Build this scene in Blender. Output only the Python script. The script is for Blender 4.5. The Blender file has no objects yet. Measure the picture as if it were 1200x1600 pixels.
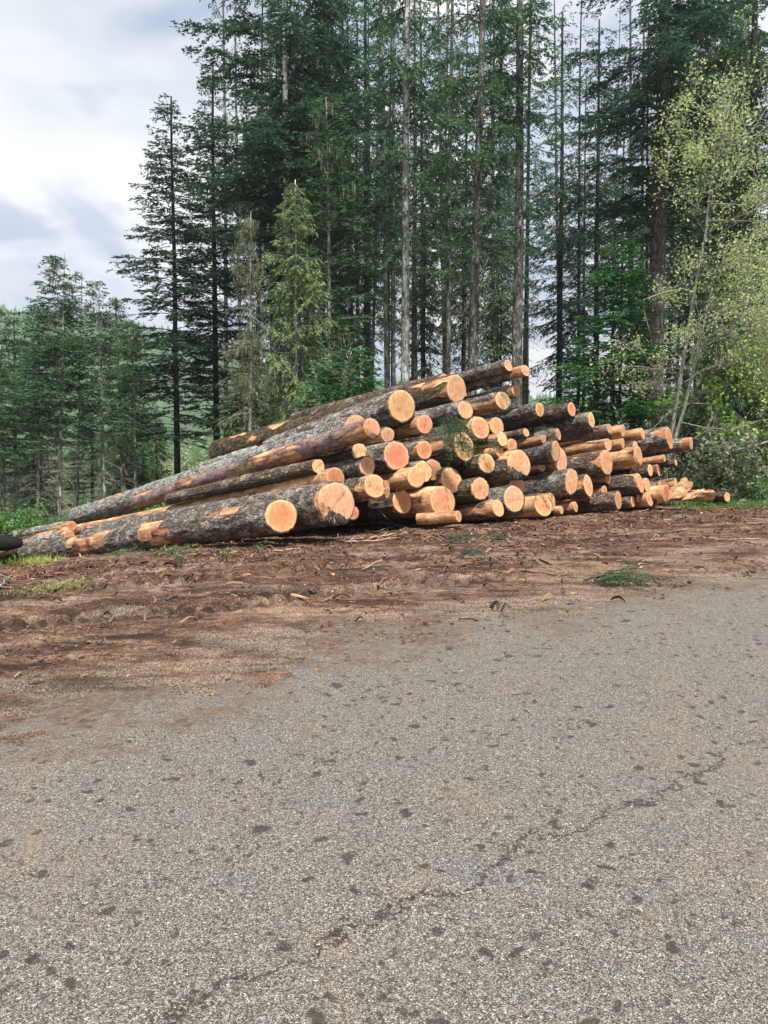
import bpy, math, random
import numpy as np
from mathutils import Vector, Matrix

# ---------------------------------------------------------------- scene, camera, sky, sun
S = bpy.context.scene
COL = S.collection
PITCH = math.radians(6.0)
FPX = 1155.0
cam_d = bpy.data.cameras.new('camera')
cam = bpy.data.objects.new('camera', cam_d)
COL.objects.link(cam)
cam.location = (0, 0, 1.6)
cam.rotation_euler = (math.pi / 2 - PITCH, 0, 0)
cam_d.sensor_fit = 'HORIZONTAL'
cam_d.sensor_width = 36.0
cam_d.lens = 36.0 * FPX / 1200.0
cam_d.clip_end = 8000
S.camera = cam
S.render.resolution_x, S.render.resolution_y = 768, 1024
S.view_settings.view_transform = 'Standard'
S.view_settings.look = 'None'
S.view_settings.gamma = 1.0
S.view_settings.exposure = 0.70
S.cycles.use_denoising = True
S.cycles.max_bounces = 5
S.cycles.diffuse_bounces = 3
S.cycles.glossy_bounces = 2
S.cycles.transmission_bounces = 3
S.cycles.volume_bounces = 0

SUN_DIR = Vector((0.08, -0.44, 0.89)).normalized()      # towards the sun: behind the camera, a little left
world = bpy.data.worlds.new('World')
S.world = world
world.use_nodes = True
wn = world.node_tree.nodes
wl = world.node_tree.links
wn.clear()
w_out = wn.new('ShaderNodeOutputWorld')
w_bg = wn.new('ShaderNodeBackground')
w_sky = wn.new('ShaderNodeTexSky')
w_sky.sky_type = 'NISHITA'
w_sky.sun_disc = False
w_sky.sun_elevation = math.asin(SUN_DIR.z)
w_sky.sun_rotation = math.atan2(SUN_DIR.x, SUN_DIR.y)
w_sky.air_density = 1.0
w_sky.dust_density = 1.5
w_bg.inputs['Strength'].default_value = 0.088
w_tc = wn.new('ShaderNodeTexCoord')
w_map = wn.new('ShaderNodeMapping')
w_map.inputs['Scale'].default_value = (1.0, 1.0, 1.9)
w_map.inputs['Location'].default_value = (0.35, 0.2, 0.1)
w_n = wn.new('ShaderNodeTexNoise')
w_n.inputs['Scale'].default_value = 2.6
w_n.inputs['Detail'].default_value = 5
w_n.inputs['Roughness'].default_value = 0.48
w_n.inputs['Distortion'].default_value = 0.15
w_r = wn.new('ShaderNodeValToRGB')
w_r.color_ramp.elements[0].position = 0.34
w_r.color_ramp.elements[0].color = (0.55, 0.55, 0.55, 1)
w_r.color_ramp.elements[1].position = 0.55
w_r.color_ramp.elements[1].color = (1, 1, 1, 1)
w_n2 = wn.new('ShaderNodeTexNoise')
w_n2.inputs['Scale'].default_value = 4.4
w_n2.inputs['Distortion'].default_value = .25
w_n2.inputs['Detail'].default_value = 4
w_r2 = wn.new('ShaderNodeValToRGB')      # cloud brightness: grey bellies, white tops
w_r2.color_ramp.elements[0].position = 0.42
w_r2.color_ramp.elements[0].color = (4.5, 5.2, 6.6, 1)
w_r2.color_ramp.elements[1].position = 0.53
w_r2.color_ramp.elements[1].color = (8.6, 8.8, 8.8, 1)
w_mix = wn.new('ShaderNodeMix')
w_mix.data_type = 'RGBA'
wl.new(w_tc.outputs['Generated'], w_map.inputs['Vector'])
wl.new(w_map.outputs['Vector'], w_n.inputs['Vector'])
wl.new(w_map.outputs['Vector'], w_n2.inputs['Vector'])
wl.new(w_n.outputs['Fac'], w_r.inputs['Fac'])
wl.new(w_n2.outputs['Fac'], w_r2.inputs['Fac'])
wl.new(w_r.outputs['Color'], w_mix.inputs['Factor'])
wl.new(w_sky.outputs['Color'], w_mix.inputs['A'])
# unseen clouds behind camera dimmed to cut fill light; greyer cloud low over valley
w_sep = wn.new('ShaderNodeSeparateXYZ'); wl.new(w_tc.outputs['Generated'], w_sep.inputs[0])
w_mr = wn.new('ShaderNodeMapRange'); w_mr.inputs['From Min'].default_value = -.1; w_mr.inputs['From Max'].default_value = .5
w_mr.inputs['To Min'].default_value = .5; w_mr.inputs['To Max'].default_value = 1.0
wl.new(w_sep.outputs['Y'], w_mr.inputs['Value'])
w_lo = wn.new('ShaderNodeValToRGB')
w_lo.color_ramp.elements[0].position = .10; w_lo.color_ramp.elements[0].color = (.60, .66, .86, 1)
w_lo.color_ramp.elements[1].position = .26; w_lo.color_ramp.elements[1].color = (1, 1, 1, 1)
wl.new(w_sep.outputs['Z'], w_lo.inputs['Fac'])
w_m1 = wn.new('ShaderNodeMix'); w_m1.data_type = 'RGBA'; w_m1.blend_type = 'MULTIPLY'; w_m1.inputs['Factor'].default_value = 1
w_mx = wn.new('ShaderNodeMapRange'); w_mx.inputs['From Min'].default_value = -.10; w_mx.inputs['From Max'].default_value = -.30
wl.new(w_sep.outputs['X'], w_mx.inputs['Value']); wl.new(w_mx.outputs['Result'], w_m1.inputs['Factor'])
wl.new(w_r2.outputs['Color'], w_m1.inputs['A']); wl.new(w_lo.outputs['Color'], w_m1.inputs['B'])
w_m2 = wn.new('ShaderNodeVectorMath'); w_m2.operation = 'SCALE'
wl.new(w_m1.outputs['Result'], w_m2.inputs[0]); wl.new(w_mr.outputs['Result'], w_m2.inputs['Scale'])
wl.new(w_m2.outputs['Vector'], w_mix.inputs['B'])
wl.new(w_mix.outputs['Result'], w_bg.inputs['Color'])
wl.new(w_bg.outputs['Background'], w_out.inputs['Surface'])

sun_d = bpy.data.lights.new('sun', 'SUN')
sun_d.energy = 5.0
sun_d.angle = math.radians(5)
sun_d.color = (1.0, 0.94, 0.86)
sun = bpy.data.objects.new('sun', sun_d)
COL.objects.link(sun)
sun.location = (-8, -16, 20)
sun.rotation_euler = SUN_DIR.to_track_quat('Z', 'Y').to_euler()

# ---------------------------------------------------------------- helpers
CP, SP_ = math.cos(PITCH), math.sin(PITCH)
def at(px, py, Y):
    """photo pixel and distance ahead -> point"""
    x = (px - 600) / FPX
    u = -(py - 800) / FPX
    y = CP + u * SP_
    z = -SP_ + u * CP
    return np.array([x / y * Y, Y, 1.6 + z / y * Y])

def softp(v, k=0.35):
    v = np.asarray(v, float)
    return k * np.log1p(np.exp(np.clip(v / k, -40, 40)))

def ter(x, y):
    """height of the ground: level in front, falling away behind and to the left of the pile"""
    d = softp(-(0.125 * (x + .8) - 0.11 * (y - 12.6)))
    return -(30 - softp(30 - d, 4.0)) 

def h3(ix, iy, iz, seed):
    h = (ix.astype(np.int64) * 374761393 + iy.astype(np.int64) * 668265263 + iz.astype(np.int64) * 2147483647 + seed * 974634777) & 0x7fffffff
    h = ((h ^ (h >> 13)) * 1274126177) & 0x7fffffff
    h = ((h ^ (h >> 16)) * 668265263) & 0x7fffffff
    return ((h >> 7) & 0xffff) / 65535.0

def vnoise(P, seed=0):
    """value noise, P (N,3) -> 0..1"""
    P = np.asarray(P, float)
    i = np.floor(P)
    f = P - i
    f = f * f * (3 - 2 * f)
    i = i.astype(np.int64)
    r = 0
    for a in (0, 1):
        for b in (0, 1):
            for c in (0, 1):
                w = (f[:, 0] if a else 1 - f[:, 0]) * (f[:, 1] if b else 1 - f[:, 1]) * (f[:, 2] if c else 1 - f[:, 2])
                r = r + w * h3(i[:, 0] + a, i[:, 1] + b, i[:, 2] + c, seed)
    return r

def fbm(P, seed=0, o=4):
    r = 0; a = 1; t = 0
    P = np.asarray(P, float)
    for k in range(o):
        r = r + a * vnoise(P * 2 ** k, seed + k * 17); t += a; a *= .5
    return r / t

def sstep(a, b, x):
    t = np.clip((x - a) / (b - a), 0, 1)
    return t * t * (3 - 2 * t)

class MB:
    """collects quads (and triangles written as degenerate-free tris) into one mesh"""
    def __init__(s):
        s.V = []; s.Q = []; s.T = []; s.qm = []; s.tm = []; s.n = 0
    def add(s, V, Q=None, T=None, m=0):
        V = np.asarray(V, float).reshape(-1, 3)
        if Q is not None and len(Q):
            Q = np.asarray(Q, np.int64) + s.n; s.Q.append(Q); s.qm.append(np.full(len(Q), m))
        if T is not None and len(T):
            T = np.asarray(T, np.int64) + s.n; s.T.append(T); s.tm.append(np.full(len(T), m))
        s.V.append(V); s.n += len(V)
    def tube(s, P, R, seg=6, m=0, cap=True):
        P = np.asarray(P, float); n = len(P)
        R = np.broadcast_to(np.asarray(R, float), (n,))
        t = np.gradient(P, axis=0)
        t /= np.linalg.norm(t, axis=1)[:, None] + 1e-9
        ref = np.array([0, 0, 1.]) if abs(t[0][2]) < .9 else np.array([1., 0, 0])
        u = np.cross(t, ref); u /= np.linalg.norm(u, axis=1)[:, None] + 1e-9
        v = np.cross(t, u)
        a = np.linspace(0, 2 * np.pi, seg, endpoint=False)
        ring = (np.cos(a)[None, :, None] * u[:, None] + np.sin(a)[None, :, None] * v[:, None]) * R[:, None, None] + P[:, None]
        V = ring.reshape(-1, 3)
        i = np.arange(n - 1)[:, None] * seg; j = np.arange(seg)[None]; k = (j + 1) % seg
        Q = np.stack([i + j, i + k, i + seg + k, i + seg + j], -1).reshape(-1, 4)
        if cap:
            V = np.vstack([V, P[0], P[-1]])
            c0, c1 = n * seg, n * seg + 1
            jj = np.arange(seg); kk = (jj + 1) % seg
            T = np.vstack([np.stack([kk, jj, np.full(seg, c0)], -1), np.stack([(n - 1) * seg + jj, (n - 1) * seg + kk, np.full(seg, c1)], -1)])
            s.add(V, Q, T, m)
        else:
            s.add(V, Q, None, m)
    def leaves(s, C, D, W, L, Wd, m=0):
        """rhombic leaves: base C, direction D, side W, length L, width Wd"""
        C = np.asarray(C, float); n = len(C)
        L = np.broadcast_to(L, (n,))[:, None]; Wd = np.broadcast_to(Wd, (n,))[:, None]
        mid = C + D * L * .45
        V = np.stack([C, mid + W * Wd * .5, C + D * L, mid - W * Wd * .5], 1).reshape(-1, 3)
        Q = np.arange(n * 4).reshape(n, 4)
        s.add(V, Q, None, m)
    def data(s, name, mats, smooth=False, attrs=None):
        V = np.vstack(s.V)
        me = bpy.data.meshes.new(name)
        Q = np.vstack(s.Q) if s.Q else np.zeros((0, 4), int)
        T = np.vstack(s.T) if s.T else np.zeros((0, 3), int)
        me.vertices.add(len(V)); me.vertices.foreach_set('co', V.astype(np.float32).ravel())
        nl = Q.size + T.size
        me.loops.add(nl); me.loops.foreach_set('vertex_index', np.concatenate([Q.ravel(), T.ravel()]).astype(np.int32))
        me.polygons.add(len(Q) + len(T))
        st = np.concatenate([np.arange(len(Q)) * 4, Q.size + np.arange(len(T)) * 3]).astype(np.int32)
        me.polygons.foreach_set('loop_start', st)
        mi = np.concatenate((s.qm + s.tm) or [np.zeros(0)]).astype(np.int32)
        me.polygons.foreach_set('material_index', mi)
        me.polygons.foreach_set('use_smooth', np.full(len(Q) + len(T), smooth))
        for m in (mats if isinstance(mats, (list, tuple)) else [mats]):
            me.materials.append(m)
        me.update(calc_edges=True)
        for k, a in (attrs or {}).items():
            at_ = me.attributes.new(k, 'FLOAT', 'POINT'); at_.data.foreach_set('value', np.asarray(a, np.float32))
        return me
    def obj(s, name, mats, parent=None, smooth=False, attrs=None):
        return link(name, s.data(name, mats, smooth, attrs), parent)

def link(name, me, parent=None):
    o = bpy.data.objects.new(name, me)
    COL.objects.link(o)
    if parent: o.parent = parent
    return o

def tag(o, label=None, cat=None, group=None, kind=None):
    if label: o['label'] = label
    if cat: o['category'] = cat
    if group: o['group'] = group
    if kind: o['kind'] = kind
    return o

def thing(name, loc, label, cat, group=None):
    o = bpy.data.objects.new(name, None)
    o.empty_display_size = .2
    COL.objects.link(o); o.location = tuple(float(v) for v in loc)
    return tag(o, label, cat, group)

# ---------------------------------------------------------------- materials
class NT:
    def __init__(s, name):
        s.m = bpy.data.materials.new(name); s.m.use_nodes = True
        s.t = s.m.node_tree; s.t.nodes.clear()
        s.out = s.t.nodes.new('ShaderNodeOutputMaterial')
        s.b = s.n('ShaderNodeBsdfPrincipled')
        s.l(s.b.outputs[0], s.out.inputs['Surface'])
    def n(s, t, **k):
        o = s.t.nodes.new(t)
        for a, v in k.items():
            if a.startswith('i_'): 
                key = a[2:].replace('_', ' ')
                o.inputs[key].default_value = v
            else: setattr(o, a, v)
        return o
    def l(s, a, b): s.t.links.new(a, b)
    def pos(s, kind='Object'):
        return s.n('ShaderNodeTexCoord').outputs[kind]
    def map(s, src, scale=(1, 1, 1), rnd=False):
        m = s.n('ShaderNodeMapping'); m.inputs['Scale'].default_value = scale
        s.l(src, m.inputs['Vector'])
        if rnd:
            oi = s.n('ShaderNodeObjectInfo')
            mm = s.math('MULTIPLY', oi.outputs['Random'], 37.0)
            cb = s.n('ShaderNodeCombineXYZ'); s.l(mm, cb.inputs[0]); s.l(mm, cb.inputs[1]); s.l(mm, cb.inputs[2])
            s.l(cb.outputs[0], m.inputs['Location'])
        return m.outputs[0]
    def noise(s, v, scale, detail=4, rough=.55, dist=0):
        o = s.n('ShaderNodeTexNoise', i_Scale=scale, i_Detail=detail, i_Roughness=rough, i_Distortion=dist)
        s.l(v, o.inputs['Vector']); return o.outputs['Fac']
    def voro(s, v, scale, feature='F1', out='Distance', rnd=1.0):
        o = s.n('ShaderNodeTexVoronoi', feature=feature, i_Scale=scale)
        o.inputs['Randomness'].default_value = rnd
        s.l(v, o.inputs['Vector']); return o.outputs[out]
    def ramp(s, f, stops, interp='LINEAR'):
        r = s.n('ShaderNodeValToRGB'); cr = r.color_ramp; cr.interpolation = interp
        while len(cr.elements) < len(stops): cr.elements.new(.5)
        for e, (p, c) in zip(cr.elements, stops):
            e.position = p; e.color = (c, c, c, 1) if isinstance(c, (int, float)) else (*c, 1)
        s.l(f, r.inputs['Fac']); return r.outputs['Color']
    def mix(s, f, a, b, mode='MIX'):
        m = s.n('ShaderNodeMix', data_type='RGBA', blend_type=mode)
        for v, k in ((f, 'Factor'), (a, 'A'), (b, 'B')):
            if isinstance(v, (int, float)): m.inputs[k].default_value = v if k == 'Factor' else (v, v, v, 1)
            elif isinstance(v, tuple): m.inputs[k].default_value = (*v, 1)
            else: s.l(v, m.inputs[k])
        return m.outputs['Result']
    def math(s, op, a, b=None, clamp=False):
        m = s.n('ShaderNodeMath', operation=op); m.use_clamp = clamp
        for i, v in enumerate((a, b)):
            if v is None: continue
            if isinstance(v, (int, float)): m.inputs[i].default_value = v
            else: s.l(v, m.inputs[i])
        return m.outputs[0]
    def attr(s, name, out='Fac'):
        a = s.n('ShaderNodeAttribute', attribute_name=name); return a.outputs[out]
    def bump(s, h, strength=.5, dist=.02, prev=None):
        b = s.n('ShaderNodeBump'); b.inputs['Strength'].default_value = strength; b.inputs['Distance'].default_value = dist
        s.l(h, b.inputs['Height'])
        if prev is not None: s.l(prev, b.inputs['Normal'])
        s.l(b.outputs[0], s.b.inputs['Normal']); return b.outputs[0]
    def base(s, c, rough=.85, spec=.3):
        if isinstance(c, tuple): s.b.inputs['Base Color'].default_value = (*c, 1)
        else: s.l(c, s.b.inputs['Base Color'])
        s.b.inputs['Roughness'].default_value = rough
        s.b.inputs['Specular IOR Level'].default_value = spec
        return s.m

def hsv_jitter(t, col, amt_v=.25, amt_h=.03):
    oi = t.n('ShaderNodeObjectInfo')
    h = t.n('ShaderNodeHueSaturation')
    r = oi.outputs['Random']
    t.l(t.math('ADD', t.math('MULTIPLY', r, amt_h), .5 - amt_h / 2), h.inputs['Hue'])
    r2 = t.math('FRACT', t.math('MULTIPLY', r, 17.31))
    t.l(t.math('ADD', t.math('MULTIPLY', r2, amt_v), 1 - amt_v / 2), h.inputs['Value'])
    t.l(col, h.inputs['Color']); return h.outputs['Color']

WOOD_A, WOOD_B, WOOD_C = (0.78, 0.47, 0.21), (0.66, 0.30, 0.12), (0.38, 0.15, 0.06)
def wood_side(t, v):
    n1 = t.noise(t.map(v, (.8, 9, 9), True), 1.5, 4)
    n2 = t.noise(t.map(v, (1, 1, 1), True), 3.0, 5, .65)
    n3 = t.noise(t.map(v, (1.2, 1.2, 1.2), True), 14.0, 3, .6)
    c = t.ramp(n1, [(.25, (0.56, 0.29, 0.14)), (.5, (0.70, 0.42, 0.22)), (.75, (0.78, 0.56, 0.34))])
    c = t.mix(t.ramp(n2, [(.42, 0.0), (.60, .85)]), c, (0.36, 0.165, 0.08))
    n5 = t.noise(t.map(v, (.5, 3, 3), True), 4.0, 5, .7)
    c = t.mix(t.ramp(n5, [(.46, 0.0), (.60, .8)]), c, (0.21, 0.11, 0.065))
    c = t.mix(t.ramp(n3, [(.57, 0.0), (.68, .85)]), c, (0.16, 0.085, 0.05))
    return c

def m_bark(name, c_dark, c_mid, c_lite, lichen, lichen_amt, moss=0.0, smooth=False, rough_scale=1.0):
    t = NT(name); v = t.pos()
    sc = rough_scale
    vv = t.map(v, (.38, 1, 1), True)
    nz = t.noise(vv, 9 * sc, 5, .6)
    dn = t.n('ShaderNodeVectorMath', operation='MULTIPLY_ADD')
    cn = t.n('ShaderNodeTexNoise', i_Scale=7.0 * sc, i_Detail=3.0); t.l(vv, cn.inputs['Vector'])
    t.l(cn.outputs['Color'], dn.inputs[0]); dn.inputs[1].default_value = (.12, .12, .12); t.l(vv, dn.inputs[2])
    ed = t.voro(dn.outputs[0], (17 if not smooth else 5) * sc, 'DISTANCE_TO_EDGE')
    ed2 = t.voro(dn.outputs[0], 38 * sc, 'DISTANCE_TO_EDGE')
    crack = t.ramp(ed, [(.0, 0.0), (.15 if not smooth else .03, 1.0)])
    crack2 = t.ramp(ed2, [(.0, 0.35), (.2, 1.0)])
    h = t.math('MULTIPLY', crack, crack2) if not smooth else crack
    nz2 = t.noise(t.map(v, (.5, 1, 1), True), 34, 4, .7)
    plate = t.ramp(t.math('ADD', t.math('MULTIPLY', nz, .6), t.math('MULTIPLY', nz2, .4)), [(.34, c_dark), (.5, c_mid), (.66, c_lite)])
    c = t.mix(h, tuple(x * .45 for x in c_dark), plate)
    ln = t.noise(t.map(v, (.7, 1, 1), True), 5.5, 6, .7)
    lm = t.math('MULTIPLY', t.ramp(ln, [(.56 - .12 * lichen_amt, 0.0), (.66 - .1 * lichen_amt, 1.0)]), t.math('ADD', t.math('MULTIPLY', h, .8), .2))
    c = t.mix(t.math('MULTIPLY', lm, .8), c, lichen)
    if moss:
        mn = t.noise(t.map(v, (.6, 1, 1), True), 2.6, 5, .65)
        c = t.mix(t.ramp(mn, [(.62 - .2 * moss, 0.0), (.72 - .15 * moss, .85)]), c, (0.10, 0.11, 0.03))
    c = hsv_jitter(t, c, .35, .02)
    pk = t.attr('peel')
    w = wood_side(t, v)
    # torn inner bark: reddish rim round a peeled patch
    edge = t.ramp(pk, [(.36, 0.0), (.46, .8), (.54, .8), (.64, 0.0)])
    pm = t.ramp(pk, [(.46, 0.0), (.54, 1.0)])
    c = t.mix(pm, c, w)
    c = t.mix(t.math('MULTIPLY', edge, .75), c, (0.30, 0.10, 0.045))
    hh = t.mix(pm, h, t.math('ADD', t.math('MULTIPLY', nz, .15), .85))
    t.bump(hh, 1.0, .022 if not smooth else .008)
    return t.base(c, .9, .25)

M = {}
M['bark_grey'] = m_bark('bark_grey', (.085, .068, .056), (.225, .192, .165), (.43, .39, .35), (.58, .56, .51), .6)
M['bark_dark'] = m_bark('bark_dark', (.080, .054, .040), (.19, .135, .102), (.33, .25, .195), (.48, .43, .36), .4)
M['bark_purple'] = m_bark('bark_purple', (.08, .05, .048), (.22, .145, .14), (.36, .28, .26), (.40, .34, .30), .1, smooth=True)
M['bark_mossy'] = m_bark('bark_mossy', (.05, .036, .024), (.17, .125, .08), (.32, .25, .17), (.40, .36, .24), .3, moss=.5)
M['bark_pale'] = m_bark('bark_pale', (.12, .115, .105), (.38, .375, .355), (.60, .60, .57), (.68, .69, .63), .9, moss=.15)
KIND = {'g': 'bark_grey', 'd': 'bark_dark', 'p': 'bark_purple', 'm': 'bark_mossy', 'b': 'bark_pale', 'o': 'bark_dark'}

def m_cut(name, vertical=False):
    t = NT(name); v = t.pos()
    rr = t.attr('rad')
    vr = t.map(v, (1, 1, 1), True)
    wob = t.noise(vr, 5, 3)
    f = t.math('ADD', t.math('MULTIPLY', rr, 1.0), t.math('MULTIPLY', wob, .26))
    c = t.ramp(f, [(.10, (0.54, 0.20, 0.10)), (.55, (0.60, 0.245, 0.12)), (.88, (0.66, 0.31, 0.16)), (1.0, (0.74, 0.46, 0.26)), (1.0, (0.74, 0.47, 0.27))])
    oi = t.n('ShaderNodeObjectInfo')
    c = t.mix(t.math('MULTIPLY', t.math('FRACT', t.math('MULTIPLY', oi.outputs['Random'], 7.7)), .75), c, (0.78, 0.53, 0.31))
    c = t.mix(t.ramp(rr, [(.955, 0.0), (.99, .75)]), c, (0.14, 0.075, 0.045))
    rings = t.math('SINE', t.math('MULTIPLY', f, 120.0))
    rm = t.ramp(rings, [(.0, 0.0), (1.0, .32)])
    c = t.mix(rm, c, (0.38, 0.15, 0.06))
    # saw marks and weather streaks run straight across the face
    sw = t.noise(t.map(v, (1, 30, 2.2) if not vertical else (1, 26, 1.2), True), 2.2, 4, .7)
    c = t.mix(t.ramp(sw, [(.45, 0.0), (.68, .85 if not vertical else .95)]), c, (0.42, 0.16, 0.065))
    bl = t.noise(t.map(v, (1, 1, 1), True), 9, 5, .7)
    c = t.mix(t.ramp(bl, [(.54, 0.0), (.72, .75)]), c, (0.28, 0.12, 0.055))
    # a drying crack through the heart
    sx = t.n('ShaderNodeSeparateXYZ'); t.l(v, sx.inputs[0])
    rot = t.math('MULTIPLY', oi.outputs['Random'], 6.28)
    dd = t.math('ADD', t.math('MULTIPLY', sx.outputs[1], t.math('COSINE', rot)), t.math('MULTIPLY', sx.outputs[2], t.math('SINE', rot)))
    dd = t.math('ABSOLUTE', t.math('ADD', dd, t.math('MULTIPLY', t.math('SUBTRACT', wob, .5), .16)))
    on = t.math('GREATER_THAN', t.math('FRACT', t.math('MULTIPLY', oi.outputs['Random'], 23.7)), .72)
    ck = t.math('MULTIPLY', t.math('LESS_THAN', dd, .003), t.math('MULTIPLY', on, t.math('LESS_THAN', rr, .8)))
    c = t.mix(ck, c, (0.07, 0.035, 0.02))
    c = hsv_jitter(t, c, .22, .02)
    t.bump(sw, .5, .006)
    return t.base(c, .75, .3)
M['cut'] = m_cut('cut_wood')
M['cut_v'] = m_cut('cut_wood_upright', True)

def m_wood():
    t = NT('bare_wood'); c = wood_side(t, t.pos()); t.bump(t.noise(t.map(t.pos(), (1, 8, 8)), 6), .5, .01)
    return t.base(c, .8, .3)
M['wood'] = m_wood()

def m_trunk(name, cd, cm, cl, lichen, amt):
    t = NT(name); v = t.pos(); vv = t.map(v, (1, 1, .22), True)
    ed = t.voro(vv, 16, 'DISTANCE_TO_EDGE')
    n = t.noise(vv, 12, 5, .65)
    c = t.ramp(n, [(.3, cd), (.52, cm), (.72, cl)])
    c = t.mix(t.ramp(ed, [(0, .85), (.14, 0.0)]), c, tuple(x * .35 for x in cd))
    ln = t.noise(t.map(v, (1, 1, .45), True), 6.5, 6, .75)
    c = t.mix(t.ramp(ln, [(.60 - .16 * amt, 0.0), (.68 - .14 * amt, .85)]), c, lichen)
    c = hsv_jitter(t, c, .4, .02)
    t.bump(ed, .9, .03)
    return t.base(c, .92, .2)
M['trunk_pale'] = m_trunk('trunk_pale', (.08, .075, .07), (.25, .24, .22), (.44, .43, .40), (.60, .60, .56), .8)
M['trunk_grey'] = m_trunk('trunk_grey', (.045, .040, .037), (.15, .14, .13), (.29, .275, .255), (.42, .43, .38), .5)
M['trunk_dark'] = m_trunk('trunk_dark', (.018, .017, .018), (.05, .048, .05), (.095, .09, .09), (.16, .17, .15), .1)
M['trunk_brown'] = m_trunk('trunk_brown', (.045, .037, .036), (.13, .115, .112), (.25, .228, .22), (.30, .29, .27), .1)
M['trunk_birch'] = m_trunk('trunk_birch', (.07, .07, .06), (.30, .30, .27), (.58, .58, .54), (.34, .38, .28), .5)

def m_leaf(name, c1, c2, c3, trans=.25, sc=2.2, rough=.6):
    t = NT(name); v = t.pos()
    n = t.noise(t.map(v, (1, 1, 1), True), sc, 3, .6)
    n2 = t.noise(v, 19, 2, .6)
    f = t.math('ADD', t.math('MULTIPLY', n, .6), t.math('MULTIPLY', n2, .4))
    c = t.ramp(f, [(.36, c1), (.5, c2), (.64, c3)])
    c = hsv_jitter(t, c, .3, .03)
    t.base(c, rough, .25)
    tr = t.n('ShaderNodeBsdfTranslucent'); t.l(c, tr.inputs['Color'])
    mx = t.n('ShaderNodeMixShader'); mx.inputs[0].default_value = trans
    t.l(t.b.outputs[0], mx.inputs[1]); t.l(tr.outputs[0], mx.inputs[2]); t.l(mx.outputs[0], t.out.inputs['Surface'])
    return t.m
M['needle_dark'] = m_leaf('needles_dark', (.026, .070, .044), (.052, .122, .070), (.100, .19, .108), .34)
M['needle'] = m_leaf('needles', (.038, .100, .050), (.074, .165, .080), (.14, .25, .12), .36)
M['needle_green'] = m_leaf('needles_green', (.028, .10, .036), (.055, .18, .055), (.11, .28, .08), .3)
M['needle_lite'] = m_leaf('needles_light', (.10, .17, .065), (.18, .275, .11), (.29, .40, .16), .32)
M['needle_mid'] = m_leaf('needles_mid_green', (.030, .090, .042), (.062, .155, .068), (.12, .24, .10), .32)
M['needle_moss'] = m_leaf('needles_moss_green', (.035, .075, .030), (.075, .14, .05), (.15, .24, .09), .3)
M['needle_olive'] = m_leaf('needles_olive', (.06, .085, .045), (.11, .14, .075), (.20, .22, .13), .2)
M['leaf_yellow'] = m_leaf('leaves_yellow_green', (.30, .40, .13), (.50, .61, .26), (.70, .77, .44), .40, 1.5, .5)
M['leaf_bright'] = m_leaf('leaves_bright', (.10, .20, .035), (.20, .36, .07), (.38, .54, .16), .38, 1.5, .5)
M['leaf_mid'] = m_leaf('leaves_mid', (.06, .15, .035), (.13, .27, .07), (.25, .40, .13), .35, 1.5, .5)
M['lichen'] = m_leaf('hanging_lichen', (.11, .13, .08), (.19, .22, .14), (.30, .33, .23), .2, 3)
M['grass'] = m_leaf('grass_blades', (.20, .30, .06), (.38, .50, .11), (.66, .70, .28), .35, 4)
def m_plain(name, c, rough=.85, spec=.3, var=.5, sc=8):
    t = NT(name); n = t.noise(t.map(t.pos(), (1, 1, 1), True), sc, 4)
    cc = t.ramp(n, [(.3, tuple(x * (1 - var) for x in c)), (.7, tuple(min(1, x * (1 + var)) for x in c))])
    return t.base(cc, rough, spec)
M['twig'] = m_plain('dead_twig', (.24, .23, .20))
M['twig_dark'] = m_plain('dark_twig', (.045, .04, .038))
M['stick'] = m_plain('bare_stick', (.42, .31, .20), var=.4, sc=5)
M['black'] = m_plain('black_matte', (.010, .009, .009), .8, .15, .4)
# ---------------------------------------------------------------- ground, road, hills
EDGE = np.array([(-14, -6.0), (-5.2, 1.6), (-1.98, 3.65), (-.9, 4.6), (-.15, 5.4), (1.7, 6.6), (4.3, 8.3), (14, 12.6), (40, 24)], float)
def edge_dist(x, y):
    """signed distance to the ragged road edge, positive on the dirt side"""
    x = np.asarray(x, float).ravel(); y = np.asarray(y, float).ravel()
    best = np.full(x.shape, 1e9); sg = np.ones(x.shape)
    for a, b in zip(EDGE[:-1], EDGE[1:]):
        ab = b - a; L = ab @ ab
        u = np.clip(((x - a[0]) * ab[0] + (y - a[1]) * ab[1]) / L, 0, 1)
        dx = x - (a[0] + ab[0] * u); dy = y - (a[1] + ab[1] * u)
        d = np.hypot(dx, dy); cr = ab[0] * (y - a[1]) - ab[1] * (x - a[0])
        m = d < best
        best = np.where(m, d, best); sg = np.where(m, np.sign(cr), sg)
    return best * sg

def axis(segs):
    return np.concatenate([np.arange(a, b, st) for a, b, st in segs] + [np.array([segs[-1][1]])])

def dirt_height(X, Y):
    s = edge_dist(X, Y)
    P = np.stack([X, Y, X * 0], 1)
    n1 = fbm(P * .55, 3, 3); n2 = fbm(P * 2.3, 5, 4); n3 = fbm(P * 9, 9, 3)
    amp = sstep(-.2, 3, s)
    z = ter(X, Y) - .004 + np.clip(s, -1.6, 2) * .022 + (n1 - .5) * .06 * (0.4 + amp) + (n2 - .5) * .055 * (.35 + .8 * amp) + (n3 - .5) * .030 * (.7 + amp * .6)
    # wheel ruts pressed into the earth in front of the left of the pile
    th = math.radians(24)
    a = X * math.cos(th) + Y * math.sin(th); b = -X * math.sin(th) + Y * math.cos(th)
    for b0 in (7.2, 8.9):
        w = np.exp(-((b - b0) / .28) ** 2) * sstep(-3.5, -2, a) * sstep(5.5, 3.5, a)
        z = z - w * .04 + w * .05 * np.sin(a * 34 + np.abs(b - b0) * 16)
    return np.where(s < -1.2, np.minimum(z, -.03), z)

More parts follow.
